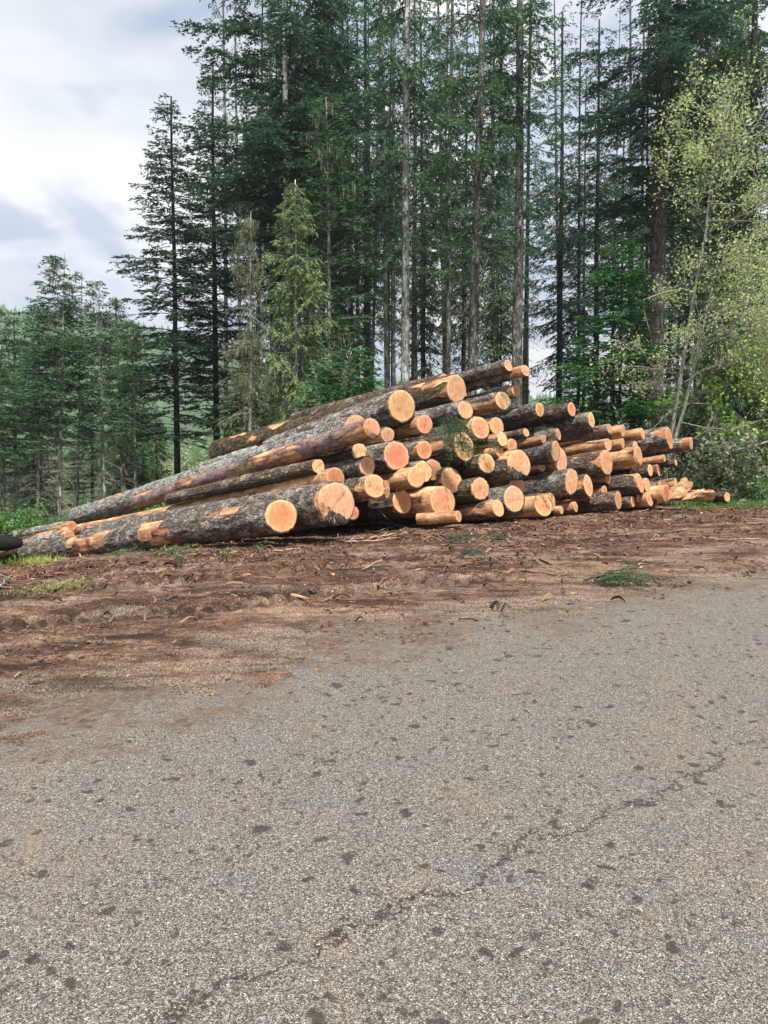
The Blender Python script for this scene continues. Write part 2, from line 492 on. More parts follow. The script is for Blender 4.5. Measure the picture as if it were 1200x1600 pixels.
def sheet(name, xs, ys, zf, mat, cut=None, attrs=None, kind='structure'):
    X, Y = np.meshgrid(xs, ys)
    Xf, Yf = X.ravel(), Y.ravel()
    Z = zf(Xf, Yf)
    n, m = len(xs), len(ys)
    i = (np.arange(m - 1)[:, None] * n + np.arange(n - 1)[None]).ravel()
    Q = np.stack([i, i + 1, i + n + 1, i + n], 1)
    if cut is not None:
        keep = cut(Xf, Yf)
        Q = Q[keep[Q].all(1)]
    b = MB(); b.add(np.stack([Xf, Yf, Z], 1), Q)
    o = b.obj(name, mat, None, True, {k: f(Xf, Yf) for k, f in (attrs or {}).items()})
    o['kind'] = kind
    return o

def m_dirt():
    t = NT('dirt'); v = t.pos()
    a = t.noise(t.map(v, (.7, 1.25, 1)), .8, 6, .66); b_ = t.noise(t.map(v, (.7, 1.5, 1)), 3.4, 7, .74); c_ = t.noise(t.map(v, (.8, 1.3, 1)), 42, 6, .8)
    f = t.math('ADD', t.math('MULTIPLY', a, .45), t.math('ADD', t.math('MULTIPLY', b_, .35), t.math('MULTIPLY', c_, .35)))
    c = t.ramp(t.math('ADD', t.math('MULTIPLY', t.math('SUBTRACT', f, .575), 1.9), .56), [(.38, (.018, .010, .008)), (.49, (.080, .041, .028)), (.57, (.175, .098, .066)), (.67, (.33, .215, .145)), (.78, (.50, .41, .30))])
    # pale sandy gravel left between the bark litter
    e = t.attr('edge')
    g = t.voro(v, 150, 'F1', 'Color')
    gs = t.n('ShaderNodeSeparateColor'); t.l(g, gs.inputs[0])
    gc = t.ramp(gs.outputs[0], [(.0, (.05, .038, .03)), (.35, (.20, .155, .115)), (.7, (.38, .315, .24)), (1.0, (.70, .64, .54))])
    gm = t.noise(t.map(v, (.8, 1.6, 1)), .75, 6, .68)
    gm2 = t.math('ADD', gm, t.ramp(e, [(0.0, .12), (.10, .07), (.28, 0.0)]))
    gf = t.ramp(gm2, [(.50, 0.0), (.60, .7)])
    c = t.mix(gf, c, gc)
    # fine litter: short fibres of dark and light bark
    f1 = t.voro(t.map(v, (150, 62, 20)), 1, 'F1', 'Color'); s1 = t.n('ShaderNodeSeparateColor'); t.l(f1, s1.inputs[0])
    c = t.mix(t.ramp(s1.outputs[1], [(.66, 0.0), (.72, .65)]), c, (.05, .028, .02))
    c = t.mix(t.ramp(s1.outputs[2], [(.85, 0.0), (.90, .6)]), c, (.55, .36, .22))
    dk = t.noise(t.map(v, (.6, 1.4, 1)), 1.25, 7, .72)
    c = t.mix(t.math('MULTIPLY', t.ramp(dk, [(.50, 0.0), (.60, .85)]), t.ramp(e, [(.06, .15), (.2, 1.0)])), c, (.030, .017, .012))
    mp = t.n('ShaderNodeMapping'); mp.inputs['Rotation'].default_value = (0, 0, math.radians(-28)); mp.inputs['Scale'].default_value = (.5, 2.4, 1); t.l(v, mp.inputs['Vector'])
    st = t.noise(mp.outputs[0], 2.6, 6, .7)
    c = t.mix(t.ramp(st, [(.50, 0.0), (.60, .5)]), c, (.040, .023, .016))
    c = t.mix(t.ramp(st, [(.34, .45), (.42, 0.0)]), c, (.36, .27, .19))
    mo = t.noise(v, .45, 5, .7)
    mg = t.math('MULTIPLY', t.ramp(mo, [(.60, 0.0), (.68, .6)]), t.ramp(e, [(.35, 0.0), (.7, 1.0)]))
    c = t.mix(mg, c, (.14, .17, .05))
    n = t.bump(c_, .9, .03); t.bump(s1.outputs[0], .5, .012, n)
    return t.base(c, .95, .2)

def m_forest_floor():
    t = NT('forest_floor'); v = t.pos()
    a = t.noise(v, .8, 5, .65); b_ = t.noise(v, 9, 5, .7)
    f = t.math('ADD', t.math('MULTIPLY', a, .5), t.math('MULTIPLY', b_, .5))
    c = t.ramp(f, [(.36, (.020, .024, .012)), (.5, (.055, .075, .028)), (.62, (.12, .15, .055)), (.74, (.20, .18, .11))])
    t.bump(b_, 1, .06)
    return t.base(c, .95, .15)

def m_road():
    t = NT('chip_seal'); v = t.pos()
    flat = t.map(v, (1, 1, 0))
    g = t.voro(flat, 215, 'F1', 'Color'); s = t.n('ShaderNodeSeparateColor'); t.l(g, s.inputs[0])
    dist = t.voro(flat, 215, 'F1', 'Distance')
    col = t.ramp(s.outputs[0], [(.0, (.030, .027, .024)), (.20, (.098, .092, .082)), (.40, (.19, .180, .158)), (.60, (.30, .286, .250)), (.85, (.45, .42, .37)), (.97, (.66, .63, .57)), (1.0, (.84, .82, .76))])
    g2 = t.voro(flat, 120, 'F1', 'Color'); s2 = t.n('ShaderNodeSeparateColor'); t.l(g2, s2.inputs[0])
    col2 = t.ramp(s2.outputs[1], [(.0, (.055, .050, .046)), (.5, (.23, .21, .185)), (.92, (.39, .37, .33)), (1.0, (.70, .68, .63))])
    col = t.mix(t.ramp(s2.outputs[0], [(.62, 0.0), (.64, 1.0)]), col, col2)
    # stone tints
    col = t.mix(t.ramp(s.outputs[1], [(.78, 0.0), (.80, .35)]), col, (.36, .24, .16))
    col = t.mix(t.ramp(s.outputs[2], [(.80, 0.0), (.82, .30)]), col, (.18, .22, .25))
    gap = t.ramp(dist, [(.45, 0.0), (.75, .8)])
    col = t.mix(gap, col, (.045, .038, .032))
    # broad patches of tint
    p1 = t.noise(flat, .9, 5, .65); p2 = t.noise(t.map(v, (1.3, 1.3, 0)), 1.7, 5, .7)
    col = t.mix(t.ramp(p1, [(.50, 0.0), (.66, .22)]), col, (.30, .225, .155))
    col = t.mix(t.ramp(p2, [(.52, 0.0), (.66, .22)]), col, (.17, .19, .21))
    p3 = t.noise(flat, 3.1, 4, .6)
    col = t.mix(t.ramp(p3, [(.62, 0.0), (.72, .28)]), col, (.40, .25, .13))
    # oily drips and damp spots
    bn = t.n('ShaderNodeTexNoise', i_Scale=9.0, i_Detail=4.0); t.l(flat, bn.inputs['Vector'])
    wv = t.n('ShaderNodeVectorMath', operation='MULTIPLY_ADD'); t.l(bn.outputs['Color'], wv.inputs[0]); wv.inputs[1].default_value = (.16, .16, 0); t.l(flat, wv.inputs[2])
    for sc, lo, hi, thr, am in ((5.0, .06, .15, .66, .8), (12.0, .13, .24, .60, .8), (27.0, .16, .3, .70, .7)):
        vo = t.n('ShaderNodeTexVoronoi', i_Scale=sc); t.l(wv.outputs[0], vo.inputs['Vector'])
        ss = t.n('ShaderNodeSeparateColor'); t.l(vo.outputs['Color'], ss.inputs[0])
        dens = t.math('ADD', ss.outputs[0], t.math('MULTIPLY', t.math('SUBTRACT', t.noise(flat, .5, 3), .5), .7))
        sel = t.ramp(dens, [(thr, 0.0), (thr + .03, 1.0)])
        rad = t.math('SUBTRACT', vo.outputs['Distance'], t.math('MULTIPLY', ss.outputs[1], .10))
        sp = t.ramp(rad, [(lo, 1.0), (hi, 0.0)])
        col = t.mix(t.math('MULTIPLY', t.math('MULTIPLY', sp, sel), am), col, (.040, .032, .027))
    # a long wandering crack across the right foreground
    sx = t.n('ShaderNodeSeparateXYZ'); t.l(v, sx.inputs[0])
    w1 = t.noise(flat, 2.3, 6, .75)
    ln = t.math('ADD', t.math('MULTIPLY', sx.outputs[0], -.584), t.math('MULTIPLY', sx.outputs[1], .812))
    ln = t.math('ADD', t.math('SUBTRACT', ln, 1.88), t.math('MULTIPLY', t.math('SUBTRACT', w1, .5), .55))
    ck = t.ramp(t.math('ABSOLUTE', ln), [(.0, 1.0), (.006, .95), (.012, 0.0)])
    br = t.ramp(t.noise(flat, 3.0, 3), [(.30, .4), (.42, 1.0)])
    col = t.mix(t.math('MULTIPLY', t.math('MULTIPLY', ck, br), .85), col, (.030, .022, .018))
    # earth and bark dust tracked on to the seal
    d = t.attr('dust')
    dn = t.noise(t.map(v, (1, 1.5, 0)), 1.6, 7, .72)
    dd = t.math('ADD', d, t.math('MULTIPLY', t.math('SUBTRACT', dn, .5), 2.6))
    dc = t.ramp(t.noise(flat, 16, 7, .82), [(.36, (.035, .020, .014)), (.48, (.13, .080, .054)), (.58, (.25, .165, .11)), (.72, (.42, .31, .21))])
    col = t.mix(t.ramp(dd, [(.45, 0.0), (.95, .85)]), col, dc)
    t.bump(t.math('ADD', t.math('MULTIPLY', s.outputs[0], .6), t.math('SUBTRACT', 1.0, dist)), 1.0, .006)
    return t.base(col, .8, .35)

MD, MF, MR = m_dirt(), m_forest_floor(), m_road()
def road_cut(x, y): return edge_dist(x, y) < 2.0
def dust(x, y):
    P = np.stack([x, y, x * 0], 1)
    return np.clip(.66 + edge_dist(x, y) / 2.0, 0, 1.3)
sheet('road', axis([(-9, -3, .25), (-3, 6, .08), (6, 30, .4)]), axis([(-3, 1.5, .25), (1.5, 11, .08), (11, 24, .4)]), lambda x, y: ter(x, y) + (fbm(np.stack([x, y, x * 0], 1) * .8, 8, 2) - .5) * .012, MR, road_cut, {'dust': dust})
def dirt_cut(x, y): return edge_dist(x, y) > -1.3
sheet('dirt_clearing', axis([(-16, -8, .12), (-8, 8, .04), (8, 16, .12)]), axis([(-2, 3, .15), (3, 12, .035), (12, 21.5, .09)]), dirt_height, MD, dirt_cut, {'edge': lambda x, y: np.clip(edge_dist(x, y) / 6, 0, 1)})
def floor_z(x, y):
    s = edge_dist(x, y)
    P = np.stack([x, y, x * 0], 1)
    near = np.clip((21.3 - y) / .6, 0, 1) * (np.abs(x) < 15.6)
    z = ter(x, y) + (fbm(P * .5, 21, 4) - .5) * .35 * sstep(18, 26, y + np.abs(x) * .2)
    z = np.where(near > 0, ter(x, y) - .22, z)
    return np.where(s < 3, np.minimum(z, -.25), z)
gx = np.concatenate([-np.geomspace(1600, 32, 22), np.arange(-30, 30.1, .75), np.geomspace(32, 1600, 22)])
gy = np.concatenate([[-300, -60, -10], np.arange(-3, 60, .75), np.geomspace(60.5, 1600, 28)])
sheet('ground', gx, gy, floor_z, MF)

# hills across the valley: elevation of the skyline taken from the photograph's left gap
HX = [-900, 0, 150, 300, 400, 520, 700, 900, 1200, 2000]
HY = [500, 520, 530, 556, 590, 625, 645, 645, 640, 620]
def hill_z(x, y):
    px = 600 + FPX * x / np.maximum(y, 1)
    el = (679 - np.interp(px, HX, HY)) / FPX
    top = el * 900
    P = np.stack([x, y, x * 0], 1)
    prof = sstep(380, 900, y) * (1 - .5 * sstep(950, 1500, y))
    return -34 + (top + 34) * prof + (fbm(P * .008, 31, 4) - .5) * 34 * prof
def m_hill():
    t = NT('hill_green'); n = t.noise(t.pos(), .02, 6, .7)
    return t.base(t.ramp(n, [(.35, (.03, .06, .02)), (.6, (.09, .15, .05))]), .95, .1)
hills = sheet('hills', np.linspace(-1500, 1500, 110), np.linspace(350, 1500, 70), hill_z, m_hill())
# ---------------------------------------------------------------- the log pile
def build_log(spec, geo, idx):
    (lid, cx, cy, hp, off, L0, left, kind, peel, slant, label) = spec
    A = np.array(geo[:3]); B = np.array(geo[3:6]); r = geo[6]
    v = B - A; L = float(np.linalg.norm(v)); v /= L
    rg = np.random.default_rng(100 + idx)
    taper = rg.uniform(.12, .28) * min(1, L / 8)
    if lid == 'L7': taper = -.28
    if lid == 'L8b': taper = -.22
    if lid == 'L1': taper = .22
    if lid == 'L5': taper = .0
    na = 72 if hp > 30 else (48 if hp > 18 else 32)
    long_seen = lid in ('L1', 'L2', 'L4', 'L5', 'L7', 'L8', 'L8b', 'R1', 'R2', 'R4', 'R5', 'R6', 'R7', 'E2')
    near = L if long_seen else min(L, 2.6)
    step = .035
    xs = np.concatenate([[0, .006, .02], np.arange(.05, near, step), np.arange(near, L, .25) if near < L else [], [L - .01, L]])
    xs = np.unique(np.round(xs, 4))
    a = np.linspace(0, 2 * np.pi, na, endpoint=False)
    X, AA = np.meshgrid(xs, a, indexing='ij')
    X = X.ravel(); AA = AA.ravel()
    ca, sa = np.cos(AA), np.sin(AA)
    lo = rg.uniform(0, 50, 3)
    R0 = r * 1.13 * (1 - taper * X / max(L, 1))
    low = fbm(np.stack([X * .7 + lo[0], ca * r * 3 + lo[1], sa * r * 3 + lo[2]], 1), idx, 3)
    R0 = R0 * (1 + (low - .5) * .16)
    # peeled mask
    pn = fbm(np.stack([X * 1.1 + lo[1], ca * 1.1 + lo[2], sa * 1.1 + lo[0]], 1), idx + 7, 4)
    pk = (pn - .5) * 3.0
    if peel == 0: pk = pk - 1.2
    elif peel == 1: pk = pk - .75 + .7 * np.exp(-X / .10)
    elif peel == 2: pk = pk - .30 + .35 * np.exp(-X / .25)
    elif peel == 3: pk = pk - .30 + .25 * np.exp(-X / .4)
    elif peel == 4: pk = pk - .55 + 1.5 * np.exp(-(X / rg.uniform(.10, .30)) ** 2) - .35 * np.cos(AA - rg.random() * 6)
    elif peel == 5: pk = pk + .52 - .4 * sstep(.4, 2.5, X) - .25 * np.cos(AA - rg.random() * 6)
    if lid == 'L4': pk = pk + .35
    if lid == 'L1':
        top = np.clip(sa + .2, 0, 1)
        pk = (pn - .5) * 1.2 - .2
        for xc, w, ac in ((1.05, .24, 1.2), (3.5, .34, 1.0), (3.6, .22, .25), (5.3, .26, 1.0), (5.4, .28, .3), (6.6, .14, .6)):
            da = np.abs((AA - ac + np.pi) % (2 * np.pi) - np.pi)
            pk = np.maximum(pk, .95 - ((X - xc) / w) ** 4 * .8 - (da / .62) ** 4 * .8 + (pn - .5) * 1.1)
    peelv = np.clip(pk * 2.2 + .5, 0, 1)
    bark = 1 - sstep(.42, .58, peelv)
    if kind == 'o': bark *= 1 - sstep(.3, .5, peelv)
    th = .018 + .04 * r
    ridge = fbm(np.stack([X * 5 + lo[0], ca * r * 22 + lo[1], sa * r * 22 + lo[2]], 1), idx + 3, 3)
    flat = .35 if kind == 'p' else 1.0
    Rr = R0 - th * .55 + bark * (th * .45 + (ridge - .38) * th * 1.7 * flat) + (1 - bark) * (ridge - .5) * .006
    # local frame: x runs from the cut face into the pile, z up
    lastq = X > L - .02
    Rr = np.where(lastq, Rr * .97, Rr)
    hs = math.radians(slant if slant else (rg.uniform(3, 19) if cx < 860 else rg.uniform(-9, 3))); vs = math.radians(rg.uniform(-7, 7))
    Y_ = Rr * ca; Z_ = Rr * sa
    shear = np.exp(-X / (r * 1.0))
    Xs = X + (Y_ * math.tan(hs) + Z_ * math.tan(vs)) * shear
    bow = rg.normal(0, .010, 2) * (L / 6)
    bw = X * (L - X) / (L * L) * 4
    V = np.stack([Xs, Y_ + bow[0] * bw, Z_ + bow[1] * bw], 1)
    n = len(xs)
    i = np.arange(n - 1)[:, None] * na; j = np.arange(na)[None]; k = (j + 1) % na
    Q = np.stack([i + j, i + k, i + na + k, i + na + j], -1).reshape(-1, 4)
    b = MB(); b.add(V, Q[:, ::-1])
    # closed far end
    c = V[-na:].mean(0); base_n = b.n
    b.add(c[None]); jj = np.arange(na)
    b.T.append(np.stack([(n - 1) * na + (jj + 1) % na, (n - 1) * na + jj, np.full(na, base_n)], 1)); b.tm.append(np.zeros(na, int))
    pv = np.concatenate([peelv, [1.0]])
    # bark ring seen at the cut: close the tube just behind the cut face
    c0 = V[:na].mean(0) + np.array([.004, 0, 0]); base_n = b.n
    b.add(c0[None]); b.T.append(np.stack([jj, (jj + 1) % na, np.full(na, base_n)], 1)); b.tm.append(np.zeros(na, int))
    pv = np.concatenate([pv, [0.0]])
    root = b.obj('log', M[KIND[kind]], None, True, {'peel': pv})
    tag(root, label, 'log', 'felled logs in the pile')
    fw = v
    up = np.array([0, 0, 1.]); yy = np.cross(up, fw); yy /= np.linalg.norm(yy); zz = np.cross(fw, yy)
    mat = Matrix(((fw[0], yy[0], zz[0], A[0]), (fw[1], yy[1], zz[1], A[1]), (fw[2], yy[2], zz[2], A[2]), (0, 0, 0, 1)))
    root.matrix_world = mat
    # cut face
    ring = V[:na].copy()
    rim = ring - c0
    barkw = np.where(bark[:na] > .5, 1 - .55 * th / r, 1.0)
    nr = 9
    fb = MB(); VV = []; rad = []
    for q in range(nr):
        f = q / (nr - 1)
        rr = rim * (f * barkw)[:, None] * (1.0 if q < nr - 1 else .995)
        P = c0 + rr
        P[:, 0] = c0[0] - .010 + rr[:, 1] * math.tan(hs) + rr[:, 2] * math.tan(vs)
        P[:, 0] += (vnoise(np.stack([P[:, 1] * 11 + lo[0], P[:, 2] * 14, P[:, 2] * 0 + idx], 1), 5) - .5) * .010 * (1 if q < nr - 1 else .4)
        if lid in ('L2', 'R14', 'E9', 'L5'):   # a torn hinge left by the saw
            P[:, 0] += .05 * sstep(-.2, -.9, (rr[:, 2] * .8 - rr[:, 1] * .5) / r) * vnoise(np.stack([P[:, 1] * 30, P[:, 2] * 4, P[:, 2] * 0], 1), 4)
        VV.append(P); rad += [f] * na
    edge = VV[-1].copy(); edge[:, 0] += .016; VV.append(edge); rad += [1.0] * na
    VV = np.vstack(VV)
    i = np.arange(nr)[:, None] * na
    Q = np.stack([i + j, i + na + j, i + na + k, i + k], -1).reshape(-1, 4)
    fb.add(VV, Q[:, ::-1])
    f = fb.obj('cut_face', M['cut_v'] if lid in ('M17', 'L2') else M['cut'], root, True, {'rad': np.array(rad)})
    # stub of a limb or two on some logs
    if hp > 20 and rg.random() < .45 and kind in 'gdm':
        s = MB(); x0 = rg.uniform(.5, min(L, 3)); aa = rg.uniform(.4, 2.6)
        d = np.array([-.35, math.cos(aa), math.sin(aa)]); d /= np.linalg.norm(d)
        o0 = np.array([x0, math.cos(aa) * r * .85, math.sin(aa) * r * .85])
        s.tube([o0, o0 + d * .07, o0 + d * rg.uniform(.09, .16)], [.022, .017, .012], 7)
        s.obj('limb_stub', M['twig_dark'], root, True)
    return root

SPECS = [
 ('L1', 439, 806, 49, -0.15, 11.5, (42, 866), 'g', 3, 0, 'thick front log with torn orange bark patches, lowest at the left foot of the pile'),
 ('L2', 526.5, 786, 62, 0.0, 11, (140, 838), 'g', 1, 0, 'very thick dark log with the biggest cut face, at the left foot of the pile'),
 ('L3', 551, 801, 21, 0.35, 3, None, 'd', 0, 0, 'small round log end peeping out right of the biggest cut face'),
 ('L4', 524, 748, 34, 0.35, 11, (100, 833), 'g', 5, 0, 'long bare orange log lying on top of the biggest dark log'),
 ('L5', 581, 669, 30, -0.25, 10, (215, 785), 'p', 2, 0, 'smooth purplish log with a splintered bare end, under the topmost thick logs'),
 ('L6', 497, 729, 22, 0.5, 5, None, 'd', 0, 0, 'thin brown log with a broken orange end just above the long bare orange log'),
 ('L7', 556, 668, 36, 0.2, 12, (122, 808), 'b', 1, 0, 'long pale grey log reaching far out to the left over the slope'),
 ('L8', 628, 635, 48, 0.3, 8, (425, 705), 'g', 1, 0, 'thick ridged log with a wide round face, upper left below the topmost long log'),
 ('L8b', 713, 608, 41, 0.65, 12, (345, 708), 'm', 2, 0, 'topmost long thick log on the left, mossy brown at its far end'),
 ('L8c', 693, 596, 22, 1.15, 4.5, None, 'd', 0, 0, 'round orange face half hidden behind the topmost thick log on the left'),
 ('L9', 400, 706, 18, 6.2, 6, (318, 731), 'b', 0, 0, 'short pale log tail poking out under the mossy far end of the topmost log'),
 ('M1', 606, 680, 22, 0.25, 4, None, 'g', 3, 0, 'small log end tucked right of the splintered purplish log'),
 ('M2', 663, 663, 28, 0.1, 6, None, 'g', 4, 0, 'dark log with a bare orange collar below the wide round face near the top'),
 ('M3', 727, 641, 29, 0.25, 6, None, 'g', 1, 0, 'pale grey log with a cream face, right below the topmost long thick log'),
 ('M4', 619, 712, 43, 0.05, 6, None, 'g', 0, 0, 'thick grey log with a tall clean oval face at the middle left of the pile'),
 ('M5', 663, 703.5, 28, 0.3, 6, None, 'g', 4, 0, 'brown patchy log right of the tall clean oval face'),
 ('M6', 562, 708, 29, 0.35, 6, None, 'm', 0, 0, 'mossy log with a half hidden face left of the tall clean oval face'),
 ('M7', 573.5, 728, 27, 0.0, 5, None, 'g', 0, 0, 'dark grey log with a small bright face below the mossy half hidden face'),
 ('M8', 585, 760, 37, 0.1, 5, None, 'g', 4, 0, 'log with a dented brown face right beside the biggest dark log'),
 ('M8b', 566, 763, 27, -0.1, 5, None, 'd', 4, 0, 'log whose lobed face overlaps the dented brown face beside the biggest dark log'),
 ('M9', 650, 746, 32, -0.1, 4.5, None, 'o', 5, 0, 'barkless cream log with a fluted end in the lower middle of the pile'),
 ('M10', 661, 737, 33, 0.15, 5, None, 'g', 2, 0, 'face half covered by the barkless cream log with a fluted end'),
 ('M11', 676, 734, 32, 0.35, 5, None, 'd', 0, 0, 'dull face behind the pair of barkless cream faces in the lower middle'),
 ('M12', 628, 784, 37, 0.4, 5, None, 'd', 1, 0, 'shaded dark log deep in the gap right of the biggest cut face'),
 ('M13', 705, 750, 37, 0.1, 5, None, 'd', 1, 0, 'round log end under the hanging fir branch'),
 ('M14', 725, 698, 43, 0.15, 5, None, 'd', 3, 0, 'broad face with a long dark crack behind the hanging fir branch'),
 ('M15', 750, 669, 33, 0.1, 5.5, None, 'd', 4, 0, 'log with peeled underside above right of the cracked broad face'),
 ('M16', 717, 661, 16, 0.45, 5, None, 'd', 3, 0, 'narrow peeled end squeezed under the pale grey log with a cream face'),
 ('M17', 692, 784, 46, 0.25, 4, None, 'o', 5, 0, 'big orange butt with upright grain standing behind the thin barkless log on the ground'),
 ('M18', 716, 807, 18, -0.25, 1.4, (652, 811), 'o', 5, 0, 'thin barkless yellow log lying flat on the ground in front of the pile'),
 ('M19', 750, 764, 33, 0.0, 5, None, 'm', 1, 0, 'mossy log with a round orange face low in the middle of the pile'),
 ('R1', 794, 571, 18, 0.2, 9, None, 'g', 0, 0, 'topmost thin log at the very peak of the pile'),
 ('R2', 821, 579, 17, 0.0, 9.5, None, 'g', 4, 0, 'thin log with a bare orange tip sticking out farthest at the peak'),
 ('R3', 806, 611, 18, 0.5, 7, None, 'g', 1, 0, 'small log end just below the bare orange tip at the peak'),
 ('R4', 785, 626, 27, 0.1, 6.5, None, 'g', 5, 0, 'stout orange barkless log one step below the peak'),
 ('R5', 843, 640, 21, 0.2, 8, None, 'g', 1, 0, 'dark lichen spotted log below right of the stout barkless log near the peak'),
 ('R6', 893, 640, 21, 0.3, 8, None, 'd', 0, 0, 'slim dark log with a bright oval end, rightmost of the upper row'),
 ('R7', 924, 656.5, 24, 0.2, 7, None, 'g', 0, 0, 'grey furrowed log with a clean round end on the right shoulder of the pile'),
 ('R9', 776, 666, 26, 0.15, 5, None, 'd', 3, 0, 'log end with a dark notch, right of the peeled underside log'),
 ('R10', 785, 686.5, 22, 0.0, 4.5, None, 'o', 5, 0, 'slim pale log end under the notched end'),
 ('R11', 780, 705, 17, 0.1, 4.5, None, 'd', 4, 0, 'squashed small end below the slim pale end in the centre'),
 ('R12', 800, 696, 21, 0.2, 5, None, 'd', 1, 0, 'small plain orange end above the large pale face in the centre'),
 ('R13', 760, 724, 30, 0.1, 5, None, 'd', 2, 0, 'oval end left of the large pale face in the centre'),
 ('R14', 811, 726, 43, -0.05, 5.5, None, 'g', 3, 0, 'large log with a jagged pale face at the centre of the pile'),
 ('R15', 868, 705, 30, -0.1, 5.5, None, 'g', 1, 0, 'log with deep dark furrows in front of the wide tan face right of centre'),
 ('R16', 875, 718, 38, 0.35, 4.5, None, 'd', 3, 0, 'wide tan face tucked behind the deeply furrowed log right of centre'),
 ('R17', 872.5, 679, 18, 0.1, 5, None, 'g', 4, 0, 'small patchy log with a bright end below the slim dark log'),
 ('R18', 849, 686.5, 13, 0.0, 4, None, 'o', 5, 0, 'thin barkless log just left of the small patchy log with a bright end'),
 ('R19', 822, 676, 13, 0.35, 4, None, 'd', 3, 0, 'splintered orange end among green sprigs near the centre top'),
 ('R20', 807, 761, 33, 0.4, 4.5, None, 'd', 3, 0, 'brown shaded face under the large jagged pale face'),
 ('R21', 803, 780, 40, -0.1, 5, None, 'g', 3, 0, 'log with a tall tilted cream face low at the centre of the pile'),
 ('R22', 778, 794, 27, -0.2, 4, None, 'd', 4, 0, 'short dark log with a ragged peeled end lying lowest left of the tall cream face'),
 ('R23', 849, 790, 33, -0.1, 5, None, 'o', 5, 0, 'barkless orange log with a cracked cream face lying lowest right of the tall cream face'),
 ('R24', 861, 784, 29, 0.15, 4.5, None, 'd', 4, 0, 'narrow ochre end peeping from behind the cracked cream face'),
 ('R25', 893, 753.5, 38, -0.05, 6, None, 'g', 2, 0, 'thick dark furrowed log with a narrow upright face right of centre'),
 ('R26', 919, 759.5, 33, 0.05, 5, None, 'd', 3, 0, 'log with an egg shaped face right next to the thick dark furrowed log'),
 ('R27', 899, 792, 17, -0.1, 3.5, None, 'd', 3, 0, 'small shaded brown log on the ground under the egg shaped face'),
 ('R28', 877, 797, 14, 0.2, 3, None, 'd', 4, 0, 'tiny shaded stub on the ground left of the small brown log'),
 ('R29', 847, 730, 14, 0.45, 4, None, 'd', 3, 0, 'tiny end wedged under the deeply furrowed log right of centre'),
 ('E2', 952, 670, 15, 0.1, 6, None, 'p', 0, 0, 'long smooth purplish log below the clean round end on the right shoulder'),
 ('E3', 973, 673, 19, 0.2, 5, None, 'g', 4, 0, 'peeled narrow end just right of the long smooth purplish log'),
 ('E4', 1004, 678, 18, 0.15, 5, None, 'o', 5, 0, 'cream barkless log left of the thick scaly log on the right tip'),
 ('E5', 1046, 685, 34, 0.0, 5, None, 'g', 2, 0, 'thick scaly bark log with a split cream end near the right tip of the pile'),
 ('E6', 1080, 693, 19, 0.15, 5, None, 'g', 4, 0, 'slender pale log sticking out farthest at the right tip of the pile'),
 ('E7', 950, 695, 19, -0.05, 5, None, 'o', 5, 0, 'barkless yellow log in the upper right part of the pile'),
 ('E8', 973, 693, 16, 0.1, 4, None, 'o', 5, 0, 'short cream log right of the barkless yellow log'),
 ('E9', 997, 714, 32, -0.1, 4.5, None, 'o', 5, 0, 'stout patchy cream log with a lumpy face under the short cream logs'),
 ('E9b', 993, 700, 20, 0.2, 4.5, None, 'd', 3, 0, 'rim of a log showing above the lumpy cream face'),
 ('E10', 948, 723, 37, 0.0, 5, None, 'd', 1, 0, 'short dark log with a pointed pale orange face in the right half'),
 ('E11', 950, 746, 20, 0.25, 4.5, None, 'd', 2, 0, 'small end half hidden beneath the pointed pale orange face'),
 ('E12', 1000, 755, 31, -0.1, 5, None, 'd', 1, 0, 'dark barked log with a split face low in the right half'),
 ('E13', 1011, 758, 22, 0.1, 4.5, None, 'd', 1, 0, 'narrow end joined to the split face low in the right half'),
 ('E14', 1031, 762, 20, 0.05, 4, None, 'd', 1, 0, 'dark log with a small clean oval end right of the joined pair of ends'),
 ('E15', 1041, 771, 27, -0.1, 2.5, None, 'd', 4, 0, 'slanting orange wedge end beside the splintered pale slab'),
 ('E16', 1056, 757, 20, 0.35, 4, None, 'g', 3, 0, 'thin end directly behind the splintered pale slab'),
 ('E17', 966, 782, 28, -0.15, 4, None, 'd', 3, 0, 'peeled orange log with a bright white end lying on the ground in the right half'),
 ('E18', 989, 784, 17, 0.1, 3, None, 'd', 1, 0, 'small round end on the ground right of the bright white end'),
 ('E18b', 997, 779, 12, 0.3, 3, None, 'd', 3, 0, 'tiny end peeping above the small round end on the ground'),
 ('E19', 1015, 780, 22, 0.05, 3, None, 'd', 4, 0, 'chunky orange end on the ground below the joined pair of ends'),
 ('E20', 944, 767, 17, 0.3, 4, None, 'd', 2, 0, 'small arch shaped end behind the bright white end on the ground'),
 ('E21', 1029, 735, 19, 0.15, 4, None, 'd', 3, 0, 'small dim end, right one of two in the dark hollow at the right'),
 ('E22', 1016, 735, 18, 0.25, 4, None, 'd', 3, 0, 'small dim end, left one of two in the dark hollow at the right'),
 ('E23', 1038, 716, 12, 0.0, 4, None, 'o', 5, 0, 'thin tan pole end below the thick scaly bark log at the right'),
 ('E24', 1056, 723, 10, 0.3, 4, None, 'd', 0, 0, 'dark thin pole end below the slender pale log at the right tip'),
]
